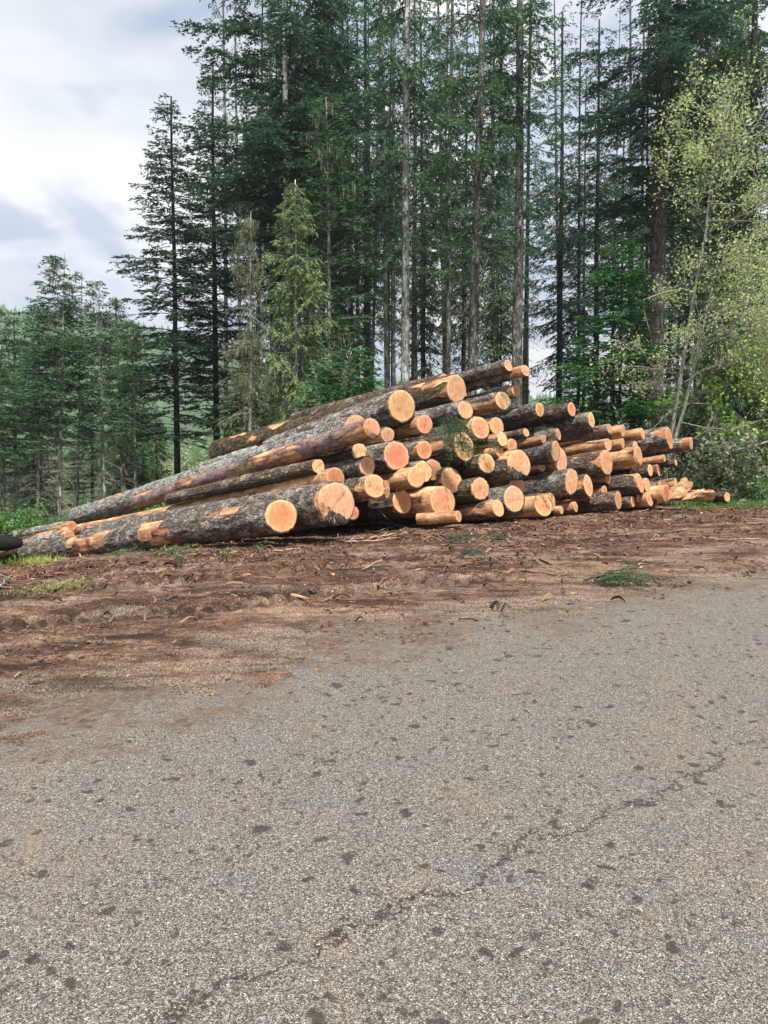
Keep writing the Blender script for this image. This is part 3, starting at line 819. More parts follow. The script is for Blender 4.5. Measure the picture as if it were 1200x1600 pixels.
GEO = [
 [-1.677, 11.957, 0.28, -8.663, 17.726, -1.293, 0.254],
 [-0.768, 12.011, 0.485, -7.565, 18.824, -1.007, 0.322],
 [-0.557, 13.047, 0.217, -2.771, 15.006, -0.294, 0.119],
 [-0.864, 13.122, 0.815, -9.008, 20.632, -1.166, 0.193],
 [-0.211, 12.887, 1.706, -6.132, 18.321, -0.085, 0.167],
 [-1.178, 13.227, 1.027, -4.823, 16.538, 0.156, 0.126],
 [-0.518, 13.689, 1.724, -9.274, 22.271, -0.897, 0.213],
 [0.339, 14.117, 2.125, -2.526, 16.721, 1.221, 0.293],
 [1.457, 15.067, 2.505, -4.552, 20.678, 1.078, 0.267],
 [1.262, 15.881, 2.715, -2.236, 18.616, 1.984, 0.151],
 [-3.206, 18.573, 1.163, -4.9, 20.083, 0.695, 0.145],
 [0.071, 13.837, 1.583, -2.835, 16.493, 0.881, 0.132],
 [0.773, 14.267, 1.79, -3.601, 18.252, 0.796, 0.173],
 [1.609, 14.764, 2.074, -2.737, 18.789, 1.122, 0.185],
 [0.222, 13.551, 1.211, -4.089, 17.609, 0.243, 0.252],
 [0.767, 14.105, 1.299, -3.599, 18.101, 0.312, 0.171],
 [-0.448, 13.665, 1.255, -4.884, 17.578, 0.25, 0.172],
 [-0.302, 13.162, 1.041, -3.951, 16.481, 0.221, 0.154],
 [-0.17, 13.041, 0.684, -3.899, 16.266, -0.151, 0.209],
 [-0.402, 13.641, 0.607, -4.056, 16.958, -0.198, 0.159],
 [0.577, 13.332, 0.826, -2.719, 16.297, 0.06, 0.185],
 [0.729, 13.808, 0.906, -3.041, 16.988, 0.081, 0.197],
 [0.928, 14.11, 0.927, -2.773, 17.367, 0.096, 0.195],
 [0.331, 13.589, 0.362, -3.3, 16.929, -0.451, 0.218],
 [1.289, 14.166, 0.728, -2.363, 17.48, -0.094, 0.227],
 [1.542, 14.303, 1.362, -2.168, 17.568, 0.607, 0.266],
 [1.885, 14.604, 1.72, -2.296, 18.072, 0.856, 0.209],
 [1.525, 15.163, 1.828, -2.126, 18.487, 1.043, 0.105],
 [1.093, 13.667, 0.355, -1.851, 16.345, -0.043, 0.272],
 [1.35, 13.355, 0.114, 0.616, 13.594, 0.04, 0.104],
 [1.833, 14.082, 0.562, -1.767, 17.447, -0.284, 0.201],
 [2.576, 15.568, 3.021, -3.987, 21.55, 1.557, 0.121],
 [2.927, 15.522, 2.912, -4.133, 21.646, 1.214, 0.114],
 [2.775, 15.738, 2.506, -2.417, 20.3, 1.393, 0.123],
 [2.395, 15.108, 2.277, -2.381, 19.393, 1.24, 0.177],
 [3.242, 15.548, 2.112, -2.687, 20.737, 0.727, 0.141],
 [4.036, 16.053, 2.129, -1.499, 21.664, 0.758, 0.146],
 [4.469, 16.051, 1.903, -0.755, 20.556, 0.711, 0.167],
 [2.255, 14.897, 1.761, -1.342, 18.269, 0.933, 0.168],
 [2.335, 14.651, 1.501, -0.859, 17.736, 0.772, 0.14],
 [2.274, 14.639, 1.268, -1.047, 17.595, 0.576, 0.108],
 [2.589, 15.008, 1.376, -1.123, 18.253, 0.542, 0.136],
 [1.993, 14.408, 1.038, -1.643, 17.744, 0.231, 0.187],
 [2.661, 14.586, 1.005, -1.287, 18.306, 0.099, 0.272],
 [3.488, 15.078, 1.258, -0.552, 18.711, 0.403, 0.196],
 [3.682, 15.493, 1.075, 0.385, 18.468, 0.349, 0.255],
 [3.625, 15.447, 1.595, -0.14, 18.642, 0.806, 0.12],
 [3.247, 15.131, 1.498, 0.277, 17.722, 0.81, 0.085],
 [2.933, 15.346, 1.634, -0.009, 17.973, 0.967, 0.086],
 [2.662, 14.824, 0.546, -0.702, 17.713, -0.22, 0.212],
 [2.502, 14.185, 0.357, -1.153, 17.505, -0.428, 0.246],
 [2.151, 13.89, 0.213, -0.73, 16.588, -0.435, 0.162],
 [3.137, 14.484, 0.204, -0.567, 17.737, -0.633, 0.207],
 [3.365, 14.829, 0.249, 0.032, 17.757, -0.508, 0.186],
 [3.815, 15.021, 0.63, -0.566, 19.002, -0.347, 0.247],
 [4.228, 15.281, 0.534, 0.621, 18.637, -0.315, 0.218],
 [3.93, 15.11, 0.118, 1.357, 17.405, -0.481, 0.111],
 [3.599, 14.929, 0.07, 1.506, 17.022, -0.419, 0.09],
 [3.271, 15.309, 0.923, 0.295, 17.912, 0.317, 0.093],
 [4.882, 16.12, 1.719, 0.445, 20.033, 0.716, 0.105],
 [5.257, 16.375, 1.679, 1.709, 19.796, 0.834, 0.135],
 [5.759, 16.557, 1.609, 2.095, 19.847, 0.747, 0.129],
 [6.429, 16.732, 1.508, 2.837, 20.1, 0.642, 0.246],
 [7.094, 17.142, 1.388, 3.376, 20.384, 0.575, 0.141],
 [4.77, 15.805, 1.378, 1.247, 19.261, 0.574, 0.13],
 [5.195, 16.155, 1.401, 2.315, 18.85, 0.738, 0.112],
 [5.495, 16.024, 1.113, 2.152, 18.945, 0.376, 0.222],
 [5.553, 16.379, 1.299, 2.184, 19.268, 0.557, 0.142],
 [4.702, 15.631, 1.003, 1.19, 19.093, 0.179, 0.25],
 [4.803, 15.842, 0.68, 1.542, 18.841, -0.105, 0.137],
 [5.48, 15.801, 0.559, 1.795, 19.073, -0.282, 0.212],
 [5.724, 16.06, 0.5, 2.464, 19.071, -0.242, 0.153],
 [6.162, 16.48, 0.414, 3.147, 19.019, -0.267, 0.143],
 [6.119, 15.981, 0.325, 4.33, 17.676, -0.096, 0.187],
 [6.61, 16.717, 0.47, 3.662, 19.332, -0.212, 0.145],
 [4.869, 15.308, 0.232, 1.998, 18.01, -0.438, 0.186],
 [5.334, 15.773, 0.163, 3.076, 17.688, -0.319, 0.116],
 [5.479, 15.882, 0.222, 3.282, 17.862, -0.282, 0.083],
 [5.744, 15.926, 0.204, 3.561, 17.923, -0.295, 0.152],
 [4.685, 15.691, 0.403, 1.848, 18.436, -0.241, 0.115],
 [6.149, 16.563, 0.796, 3.125, 19.099, 0.148, 0.136],
 [5.893, 16.368, 0.806, 2.915, 18.965, 0.182, 0.128],
 [6.242, 16.495, 1.07, 3.275, 19.082, 0.359, 0.086],
 [6.655, 16.883, 0.956, 3.659, 19.454, 0.313, 0.073],
]
LOG_ROOT = {}
for i_, (sp_, ge_) in enumerate(zip(SPECS, GEO)):
    LOG_ROOT[sp_[0]] = build_log(sp_, ge_, i_)

# short pieces and thin poles round the pile
def loose_log(A, B, r, kind, peel, label, idx, slant=0):
    sp = ('X%d' % idx, 0, 0, 24, 0, 0, None, kind, peel, slant, label)
    return build_log(sp, (*A, *B, r), idx)
def onground(px, py, dz=0.0):
    """point on the ground seen at a pixel of the photograph"""
    lo_, hi_ = 1.0, 40.0
    for _ in range(50):
        m = (lo_ + hi_) / 2; p = at(px, py, m)
        if p[2] > float(ter(p[0], p[1])): lo_ = m
        else: hi_ = m
    p = at(px, py, m); p[2] += dz
    return p
g = at(1136, 777, 16.9); loose_log(g, g + np.array([-.5, .75, -.02]), .115, 'm', 0, 'short round billet lying by itself at the far right of the pile', 201, 1)
g = at(1113, 774, 16.6); loose_log(g, g + np.array([-.75, .35, -.03]), .12, 'd', 5, 'short peeled chunk between the splintered slabs and the lone round billet', 202, -20)
for q, (pa, pb, ya, yb, rr, kd, pl, lb) in enumerate([
    ((112, 822), (-10, 842), 19.0, 21.0, .13, 'b', 2, 'pale lichen covered pole farthest back in the low bundle at the left edge'),
    ((102, 829), (-10, 855), 18.2, 20.0, .085, 'o', 5, 'stripped thin pole in the middle of the low bundle at the left edge'),
    ((108, 836), (-10, 864), 17.6, 19.5, .12, 'b', 2, 'pale blotched pole nearest the front of the low bundle at the left edge')]):
    loose_log(at(*pa, ya), at(*pb, yb), rr, kd, pl, lb, 210 + q)

# splintered slabs at the right foot of the pile
def slab(name, pts, thick, Y, lean, label, seed):
    """jagged split board: outline in photo pixels, stood up at distance Y and leaning back"""
    rg = np.random.default_rng(seed)
    P = np.array([at(x, y, Y) for x, y in pts])
    P[:, 1] += (P[:, 2] - P[:, 2].min()) * lean
    n = len(P); c = P.mean(0)
    fine = []
    for q in range(n):
        a, b_ = P[q], P[(q + 1) % n]
        for s_ in np.linspace(0, 1, 5)[:-1]:
            fine.append(a + (b_ - a) * s_ + rg.normal(0, .005, 3))
    F_ = np.array(fine); n = len(F_)
    mid = (F_ - c) * .6 + c; mid[:, 1] -= rg.uniform(.0, .010, n)
    bk = F_ + np.array([.02, thick, 0])
    V = np.vstack([F_, mid, c[None] - np.array([0, .02, 0]), bk, c[None] + np.array([0, thick, 0])])
    j = np.arange(n); k = (j + 1) % n
    Q = np.vstack([np.stack([j, k, n + k, n + j], 1), np.stack([k, j, 2 * n + 1 + j, 2 * n + 1 + k], 1)])
    T = np.vstack([np.stack([n + j, n + k, np.full(n, 2 * n)], 1), np.stack([2 * n + 1 + k, 2 * n + 1 + j, np.full(n, 3 * n + 1)], 1)])
    b = MB(); o0 = V[:, :].min(0); b.add(V - o0, Q, T)
    o = b.obj(name, M['wood'], None, False, None); o.location = tuple(o0)
    return tag(o, label, 'wood slab', 'splintered slabs beside the pile')
slab('wood_slab', [(1043, 780), (1051, 762), (1062, 757), (1068, 749), (1076, 746), (1080, 752), (1087, 754), (1083, 763), (1074, 770), (1061, 778)], .06, 15.7, .35, 'big jagged cream slab leaning upright at the right foot of the pile', 1)
slab('wood_slab', [(1066, 782), (1079, 771), (1094, 766), (1105, 764), (1098, 771), (1085, 778)], .05, 15.6, .4, 'long low cream slab with dark bark edge right of the jagged upright slab', 2)
slab('wood_slab', [(598, 751), (604, 750), (607, 762), (608, 776), (604, 779), (600, 768)], .03, 12.6, .2, 'narrow upright splinter of wood in front of the gap below the barkless cream log', 3)

# black lump of unknown kind at the left edge
def lump():
    n, m = 28, 20
    c = at(-12, 850, 13.0)
    V = []
    for a in range(m + 1):
        t_ = a / m
        for q in range(n):
            an = 2 * math.pi * q / n
            rr = .20 * max(0, 1 - max(0, (t_ - .35) / .65) ** 2.6) ** .5 * min(1, (t_ + .02) * 8)
            V.append((-.75 + 1.32 * t_, math.cos(an) * rr, math.sin(an) * rr * (.9 if math.sin(an) > 0 else .7)))
    V = np.array(V); V += (fbm(V * 6, 3, 3)[:, None] - .5) * .05
    b = MB(); i = np.arange(m)[:, None] * n; j = np.arange(n)[None]; k = (j + 1) % n
    b.add(V, np.stack([i + j, i + k, i + n + k, i + n + j], -1).reshape(-1, 4)[:, ::-1])
    o = b.obj('black_stub', M['black'], None, True); o.location = tuple(c)
    tag(o, 'black rounded stub of unknown kind cut off by the left edge of the photo', 'charred wood')
    k_ = MB(); k_.tube([(.18, -.16, .07), (.18, -.185, .075)], [.022, .018], 8); k_.obj('pale_dot', M['wood'], o, True)
lump()
# ---------------------------------------------------------------- conifers
def conifer_crown(seed, H, base, spread, nb, droop=.25, rise=.15, dens=1.0, leafL=.13, leafW=.030, shape='cone', top_detail=99, moss=0, gap=.0, hang=0.0, twig_len=.42, dead=0, dead_to=None, flat=1.0):
    """returns (branches mesh builder, foliage mesh builder) for a tree of height H standing at the origin"""
    rg = np.random.default_rng(seed)
    br, fo, li = MB(), MB(), MB()
    zs = base * H + (H * .985 - base * H) * np.sort(rg.random(nb)) ** .92
    az = rg.random() * 6.28
    clump = rg.uniform(.45, 1.15, 12)
    for bi, z in enumerate(zs):
        az += 2.4 + rg.normal(0, .5)
        f = (z - base * H) / (H - base * H)
        if shape == 'cone': pr = (1 - f) ** .85 * min(1, .55 + f * 4)
        elif shape == 'tall': pr = (1 - f) ** .6 * min(1, .45 + f * 3)
        else: pr = min(1, (1 - f) ** .5)
        L = spread * pr * rg.uniform(.62, 1.12) * clump[int((az % 6.283) / 6.283 * 6) + (6 if f > .5 else 0)] ** .5 + .22
        if rg.random() < gap * (1 - f): L *= rg.uniform(.25, .5)
        if z > top_detail and rg.random() < .6: continue
        k = 7
        s = np.linspace(0, 1, k)
        r0 = rise + .35 * f + rg.normal(0, .10); dr_ = droop * rg.uniform(.7, 1.5)
        out = np.array([math.cos(az), math.sin(az), 0])
        zz = L * (r0 * s - dr_ * 1.3 * s ** 2 + dr_ * .55 * s ** 3.5)
        P = out[None] * (L * s)[:, None]; P[:, 2] = zz + z
        side0 = np.array([-out[1], out[0], 0])
        P += side0[None] * (np.sin(s * 3 + rg.random() * 6) * .04 * L)[:, None]
        br.tube(P, np.linspace(.008 + .006 * L, .003, k), 4, cap=False)
        # twigs
        nt = max(4, int(L / .10 * dens))
        ts = np.sort(rg.uniform(.12 if L < 1.2 else .22, 1.0, nt))
        tp = np.stack([np.interp(ts, s, P[:, q]) for q in range(3)], 1)
        sd = np.where(np.arange(nt) % 2 == 0, 1., -1.)
        fw = rg.uniform(.45, .95, nt)
        tl = (twig_len * L * (1.05 - ts) * rg.uniform(.6, 1.2, nt) + .16)
        tl = np.minimum(tl, 1.1)
        td = out[None] * fw[:, None] + side0[None] * (sd * np.sqrt(1 - fw ** 2 * .7))[:, None]
        td[:, 2] += rg.normal(-.12 - hang, .14, nt)
        td /= np.linalg.norm(td, axis=1)[:, None]
        # needle sprays along the twigs and along the leader
        cnt = np.maximum(4, (tl / (.030 / dens)).astype(int))
        idx = np.repeat(np.arange(nt), cnt)
        u = rg.random(len(idx))
        C = tp[idx] + td[idx] * (tl[idx] * u)[:, None]
        C[:, 2] -= (tl[idx] * u) ** 2 * (.25 + hang)
        nse = np.random.default_rng(seed + bi).normal(0, 1, (len(idx), 3))
        sgn = np.where(rg.random(len(idx)) < .5, 1., -1.)
        perp = np.cross(td[idx], np.array([0, 0, 1.])); perp /= np.linalg.norm(perp, axis=1)[:, None] + 1e-6
        D = td[idx] * .75 + perp * (sgn * .65)[:, None] + nse * .22
        D[:, 2] = D[:, 2] * flat - hang * .9
        D /= np.linalg.norm(D, axis=1)[:, None]
        W = np.cross(D, nse + np.array([0, 0, 1.5])); W /= np.linalg.norm(W, axis=1)[:, None] + 1e-6
        ll = leafL * 1.1 * rg.uniform(.6, 1.3, len(idx))
        fo.leaves(C, D, W, ll, leafW * 1.5 * rg.uniform(.7, 1.3, len(idx)))
        # twig wood for the lower, seen branches
        if L > .8:
            for q in range(0, nt, 3):
                e = tp[q] + td[q] * tl[q]; e[2] -= tl[q] ** 2 * (.25 + hang)
                br.tube([tp[q], (tp[q] + e) / 2 + [0, 0, .02], e], [.006, .004, .002], 3, cap=False)
        if moss and rg.random() < moss:
            m_ = 14
            uu = rg.uniform(.1, 1, m_)
            c0 = np.stack([np.interp(uu, s, P[:, q]) for q in range(3)], 1) + rg.normal(0, .05, (m_, 3))
            for rep in range(3):
                D = np.tile([0, 0, -1.], (m_, 1)) + rg.normal(0, .12, (m_, 3)); D /= np.linalg.norm(D, axis=1)[:, None]
                W = np.cross(D, rg.normal(0, 1, (m_, 3))); W /= np.linalg.norm(W, axis=1)[:, None]
                li.leaves(c0, D, W, rg.uniform(.10, .34, m_), rg.uniform(.012, .028, m_)); c0 = c0 + rg.normal(0, .06, (m_, 3))
    # dead, bare branches under the living crown
    dz0, dz1 = (dead_to if dead_to else (.04 * H, base * H))
    for q in range(dead):
        z = rg.uniform(dz0, dz1); a = rg.random() * 6.28
        L = rg.uniform(.3, 1) * spread * .62
        o = np.array([math.cos(a), math.sin(a), 0]); s = np.linspace(0, 1, 6)
        P = o[None] * (L * s)[:, None]; P[:, 2] = z + L * (rg.uniform(-.05, .2) * s - .35 * s ** 2)
        P += rg.normal(0, .02, P.shape) * s[:, None]
        br.tube(P, np.linspace(.013, .003, 6), 3, cap=False)
        for w in range(int(3 + L * 4)):
            u = rg.uniform(.3, 1); c = np.array([np.interp(u, s, P[:, i]) for i in range(3)])
            d = o * .7 + rg.normal(0, .5, 3); d[2] -= .15; d /= np.linalg.norm(d)
            br.tube([c, c + d * L * .12, c + d * L * rg.uniform(.15, .3) - np.array([0, 0, .03])], [.005, .004, .002], 3, cap=False)
        if moss:
            m_ = int(10 * L); uu = rg.random(m_)
            c0 = np.stack([np.interp(uu, s, P[:, i]) for i in range(3)], 1)
            D = np.tile([0, 0, -1.], (m_, 1)) + rg.normal(0, .15, (m_, 3)); D /= np.linalg.norm(D, axis=1)[:, None] + 1e-9
            W = np.cross(D, rg.normal(0, 1, (m_, 3))); W /= np.linalg.norm(W, axis=1)[:, None] + 1e-9
            li.leaves(c0, D, W, rg.uniform(.05, .16, m_), rg.uniform(.010, .022, m_))
    return br, fo, li

def proto(name, leaf, twig, **k):
    br, fo, li = conifer_crown(**k)
    fo.V = fo.V
    d = {'H': k['H'], 'branches': br.data(name + '_branches', M[twig]), 'crown': fo.data(name + '_crown', M[leaf])}
    if li.n: d['hanging_lichen'] = li.data(name + '_lichen', M['lichen'])
    return d

PR = {
 'fir_a': proto('fir', 'needle_dark', 'twig_dark', seed=1, H=18, base=.24, spread=3.1, nb=260, droop=.22, rise=.10, dens=.95, leafL=.13, leafW=.032, gap=.25, dead=14),
 'fir_b': proto('fir_broad', 'needle_dark', 'twig_dark', seed=2, H=30, base=.31, spread=6.0, nb=200, droop=.30, rise=.12, dens=1.0, leafL=.15, leafW=.036, shape='tall', top_detail=19, gap=.3, dead=30),
 'fir_c': proto('fir_leafy', 'needle', 'twig_dark', seed=3, H=30, base=.33, spread=4.0, nb=195, droop=.34, rise=.08, dens=1.0, leafL=.15, leafW=.036, shape='tall', top_detail=19, gap=.35, dead=30, hang=.3),
 'int_a': proto('stand_fir', 'needle', 'twig_dark', seed=4, H=30, base=.30, spread=3.5, nb=215, droop=.32, rise=.06, dens=.78, leafL=.15, leafW=.036, shape='tall', top_detail=19, gap=.35, dead=26, moss=.12, hang=.28),
 'int_b': proto('stand_fir_sparse', 'needle', 'twig_dark', seed=5, H=30, base=.36, spread=3.0, nb=165, droop=.25, rise=.1, dens=.72, leafL=.15, leafW=.036, shape='tall', top_detail=19, gap=.45, dead=30, moss=.1, hang=.2),
 'int_c': proto('stand_fir_low', 'needle_dark', 'twig_dark', seed=6, H=28, base=.20, spread=3.0, nb=210, droop=.36, rise=.05, dens=.78, leafL=.15, leafW=.036, shape='tall', top_detail=20, gap=.4, dead=20, hang=.3),
 'hem': proto('young_hemlock', 'needle_lite', 'twig', seed=7, H=9.0, base=.33, spread=1.75, nb=120, droop=.5, rise=.22, dens=1.25, leafL=.12, leafW=.022, shape='cone', gap=.2, hang=.45, dead=16),
 'spr_a': proto('spruce', 'needle_mid', 'twig', seed=8, H=10.5, base=.42, spread=1.85, nb=150, droop=.25, rise=.22, dens=1.1, leafL=.12, leafW=.028, shape='cone', gap=.2, dead=100, moss=.15),
 'spr_b': proto('spruce_thin', 'needle_mid', 'twig', seed=9, H=10, base=.40, spread=1.5, nb=130, droop=.2, rise=.3, dens=1.0, leafL=.12, leafW=.028, shape='cone', gap=.3, dead=90, moss=.1),
 'full_g': proto('green_fir', 'needle_green', 'twig_dark', seed=10, H=8, base=.03, spread=2.4, nb=190, droop=.32, rise=.22, dens=1.2, leafL=.12, leafW=.026, shape='cone', gap=.25, hang=.1),
 'full_d': proto('low_conifer', 'needle_moss', 'twig', seed=11, H=6, base=.02, spread=2.2, nb=150, droop=.36, rise=.2, dens=1.15, leafL=.12, leafW=.028, shape='cone', gap=.2, hang=.15),
 'cedar': proto('drooping_cedar', 'needle', 'twig', seed=12, H=8, base=.04, spread=2.3, nb=110, droop=.75, rise=.35, dens=1.2, leafL=.14, leafW=.026, shape='cone', gap=.3, hang=.8, dead=16, moss=.5),
 'mossy': proto('mossy_young_fir', 'needle_olive', 'twig', seed=13, H=8, base=.10, spread=1.6, nb=110, droop=.55, rise=.2, dens=.9, leafL=.11, leafW=.02, shape='cone', gap=.4, hang=.4, dead=24, moss=.35),
 'hem_g': proto('slim_hemlock', 'needle_moss', 'twig', seed=17, H=11, base=.30, spread=1.7, nb=150, droop=.45, rise=.15, dens=1.0, leafL=.13, leafW=.026, shape='cone', gap=.3, hang=.35, dead=20, moss=.1),
 'sap': proto('fir_sapling', 'needle_green', 'twig', seed=14, H=3.4, base=.04, spread=1.35, nb=80, droop=.15, rise=.38, dens=1.5, leafL=.09, leafW=.02, shape='cone', gap=.1),
}

def trunk_mesh(mb, P0, P1, r_at, H, seed, taper=.75, seg=14):
    """tapered, slightly flared and crooked stem from the ground to the top; r(z)"""
    n = max(10, int(H / .7))
    s = np.linspace(0, 1, n)
    P = P0[None] + (P1 - P0)[None] * s[:, None]
    rg = np.random.default_rng(seed)
    ph = rg.random(4) * 6
    P[:, 0] += np.sin(s * 7 + ph[0]) * .012 * H * .12 * s + np.sin(s * 15 + ph[1]) * .01
    P[:, 1] += np.sin(s * 8 + ph[2]) * .012 * H * .12 * s
    R = r_at * (1 - taper * s) * (1 + .35 * np.exp(-s * H / .5))
    R = np.maximum(R, .012)
    mb.tube(P, R, seg)

def conifer(name, p_ref, p_top, D, wpx, kind, bark, label, cat='conifer', group=None, sxy=None, H=None, seed=None, dense=1.0):
    seed = seed if seed is not None else int(abs(p_ref[0]) * 7 + D)
    A_ = at(*p_ref, D); T_ = at(*p_top, D)
    d = T_ - A_
    # base where the line meets the ground
    zb = float(ter(A_[0], A_[1])) - .15
    base = A_ - d * ((A_[2] - zb) / d[2])
    height = T_[2] - base[2]
    if H: 
        height = H; T_ = base + d / d[2] * H
    pr = PR[kind]
    root = thing(name, base, label, cat, group)
    r = wpx * D / FPX / 2
    s_ref = max(.0, (A_[2] - base[2]) / height)
    r0 = r / (1 - .75 * s_ref)
    mb = MB(); trunk_mesh(mb, np.zeros(3), T_ - base, r0, height, seed, .78 if height > 14 else .9)
    mb.obj('trunk', M[bark], root, True)
    k = height / pr['H']; kx = sxy if sxy else k
    lean = (T_ - base) / height
    rz = (seed * 2.399) % 6.283
    for part in ('branches', 'crown', 'hanging_lichen'):
        if part in pr:
            o = link(part, pr[part], root)
            R_ = Matrix(((kx * math.cos(rz), -kx * math.sin(rz), lean[0] * k, 0), (kx * math.sin(rz), kx * math.cos(rz), lean[1] * k, 0), (0, 0, k, 0), (0, 0, 0, 1)))
            o.matrix_local = R_
    return root

FG = 'tall conifers behind the log pile'
TREES = [
 ('fir_tree', (277, 740), (268, 150), 30, 10, 'fir_a', 'trunk_dark', 'tall dark narrow pointed fir standing free against the clouds left of the stand', 1.15),
 ('fir_tree', (338, 680), (332, 100), 33, 10, 'fir_a', 'trunk_dark', 'dark thin fir between the free standing pointed fir and the broad fir', .95),
 ('fir_tree', (450, 640), (440, -430), 29, 12, 'fir_b', 'trunk_pale', 'broad dark fir with long boughs reaching left over the sky', 1.0),
 ('fir_tree', (478, 640), (486, -480), 32, 10, 'fir_c', 'trunk_pale', 'tall grey fir right behind the broad fir with long boughs', 1.0),
 ('hemlock_tree', (464, 640), (461, 281), 22.5, 4.5, 'hem', 'trunk_pale', 'young light green drooping hemlock with a thin pale stem', .9),
 ('fir_tree', (515, 600), (511, 150), 25, 7.0, 'spr_b', 'trunk_pale', 'slim pale lichen spotted stem right of the light green hemlock', 1.0),
 ('fir_tree', (572, 590), (572, -300), 35, 9, 'int_a', 'trunk_dark', 'dark straight trunk behind the small bright sapling', .9),
 ('fir_tree', (604, 600), (596, -120), 30, 8, 'int_b', 'trunk_pale', 'thin pale trunk leaning left just left of the stout pale grey trunk', .7),
 ('fir_tree', (633, 600), (638, -450), 26, 14, 'int_a', 'trunk_pale', 'stout pale grey trunk rising above the wide round log face', .95),
 ('fir_tree', (700, 580), (709, -330), 32, 8, 'int_b', 'trunk_grey', 'mid grey trunk midway between the stout pale trunk and the leaning mottled trunk', .85),
 ('fir_tree', (738, 560), (766, -420), 24, 15, 'int_a', 'trunk_grey', 'mottled grey trunk leaning right above the upper left logs', .95),
 ('fir_tree', (808, 570), (818, -460), 24, 16, 'int_b', 'trunk_grey', 'thick grey trunk directly behind the peak of the pile', 1.0),
 ('fir_tree', (873, 640), (880, 20), 33, 10, 'int_c', 'trunk_dark', 'nearest dark trunk in the bright gap right of the peak', 1.1),
 ('fir_tree', (903, 640), (908, -20), 37, 6, 'int_b', 'trunk_dark', 'thin dark trunk at the right side of the bright gap', 1.15),
 ('fir_tree', (931, 600), (936, 30), 33, 9, 'int_c', 'trunk_dark', 'dark trunk rising out of the bright green fir', 1.2),
 ('fir_tree', (1021, 640), (1056, -640), 24, 27, 'fir_b', 'trunk_brown', 'very thick brown trunk, the stoutest of the stand, right of the bright green fir', .85),
 ('fir_tree', (1102, 560), (1106, -350), 34, 11, 'fir_c', 'trunk_dark', 'dark full fir seen through the pale yellow green leaves', 1.0),
 ('fir_tree', (1174, 560), (1182, -430), 29, 14, 'fir_c', 'trunk_dark', 'tall dark fir at the right edge above the leafy shrubs', 1.0),
 ('fir_tree', (392, 660), (391, 330), 21, 6.5, 'mossy', 'trunk_pale', 'thin whitish stem with moss draped twigs left of the light green hemlock', .72),
 ('spruce_tree', (93, 800), (101, 395), 24, 7, 'spr_a', 'trunk_pale', 'spruce with the highest and densest dark top in the left group', .95),
 ('spruce_tree', (121, 790), (127, 425), 27, 5, 'spr_b', 'trunk_pale', 'slimmer spruce crowded against the densest spruce of the left group', .9),
 ('spruce_tree', (163, 780), (154, 436), 25, 6, 'spr_b', 'trunk_pale', 'spruce with a thin bare leader and pale stem in the left group', .9),
 ('spruce_tree', (212, 760), (208, 500), 28, 4.5, 'spr_b', 'trunk_pale', 'low spruce with a thin pale stem just left of the free standing pointed fir', .95),
 ('spruce_tree', (190, 700), (180, 462), 33, 6, 'spr_a', 'trunk_grey', 'farther spruce showing its tip between the left group and the pointed fir', .9),
 ('spruce_tree', (24, 700), (22, 482), 37, 7, 'spr_b', 'trunk_grey', 'hazy far spruce with a pointed tip near the left edge', 1.5),
 ('spruce_tree', (5, 820), (0, 540), 23, 5, 'spr_a', 'trunk_pale', 'thin pale stemmed spruce cut by the left edge', 1.1),
 ('spruce_tree', (60, 760), (62, 470), 34, 6, 'spr_a', 'trunk_grey', 'dim spruce between the far spruce and the densest spruce', .9),
 ('fir_sapling', (546, 690), (545, 545), 19, 3, 'sap', 'trunk_grey', 'small bright green sapling poking up behind the topmost long logs', 1.25),
 ('green_fir', (960, 720), (957, 372), 21.5, 6, 'full_g', 'trunk_dark', 'bright green fir bushy down to the ground behind the right half of the pile', 1.35),
 ('green_fir', (905, 720), (900, 520), 25, 5, 'full_g', 'trunk_dark', 'smaller green fir tucked left of the bushy bright green fir', 1.1),
 ('cedar_tree', (1120, 800), (1112, 460), 20, 5, 'cedar', 'trunk_grey', 'grey green drooping cedar behind the leaning birch', 1.1),
 ('cedar_tree', (1180, 800), (1188, 330), 25, 8, 'cedar', 'trunk_dark', 'dark drooping cedar behind the bright bush at the right edge', 1.15),
 ('low_conifer', (390, 740), (388, 560), 24, 5, 'full_d', 'trunk_dark', 'low bushy conifer round the foot of the whitish moss draped stem', 1.1),
 ('low_conifer', (430, 720), (430, 600), 27, 5, 'full_d', 'trunk_dark', 'low dark conifer behind the foot of the light green hemlock', 1.3),
]
for q, (nm, pr_, pt_, D_, w_, kd_, bk_, lb_, sc_) in enumerate(TREES):
    H_pr = PR[kd_]['H']
    hh = (at(*pt_, D_) - at(*pr_, D_))[2]
    zb_ = float(ter(*at(*pr_, D_)[:2]))
    k_ = (at(*pt_, D_)[2] - zb_) / H_pr
    conifer(nm, pr_, pt_, D_, w_, kd_, bk_, lb_, nm.split('_')[0] + ' tree' if nm != 'fir_sapling' else 'sapling', FG if q < 18 else 'smaller conifers round the pile', sxy=k_ * sc_ if k_ < 1.4 else sc_, seed=40 + q)

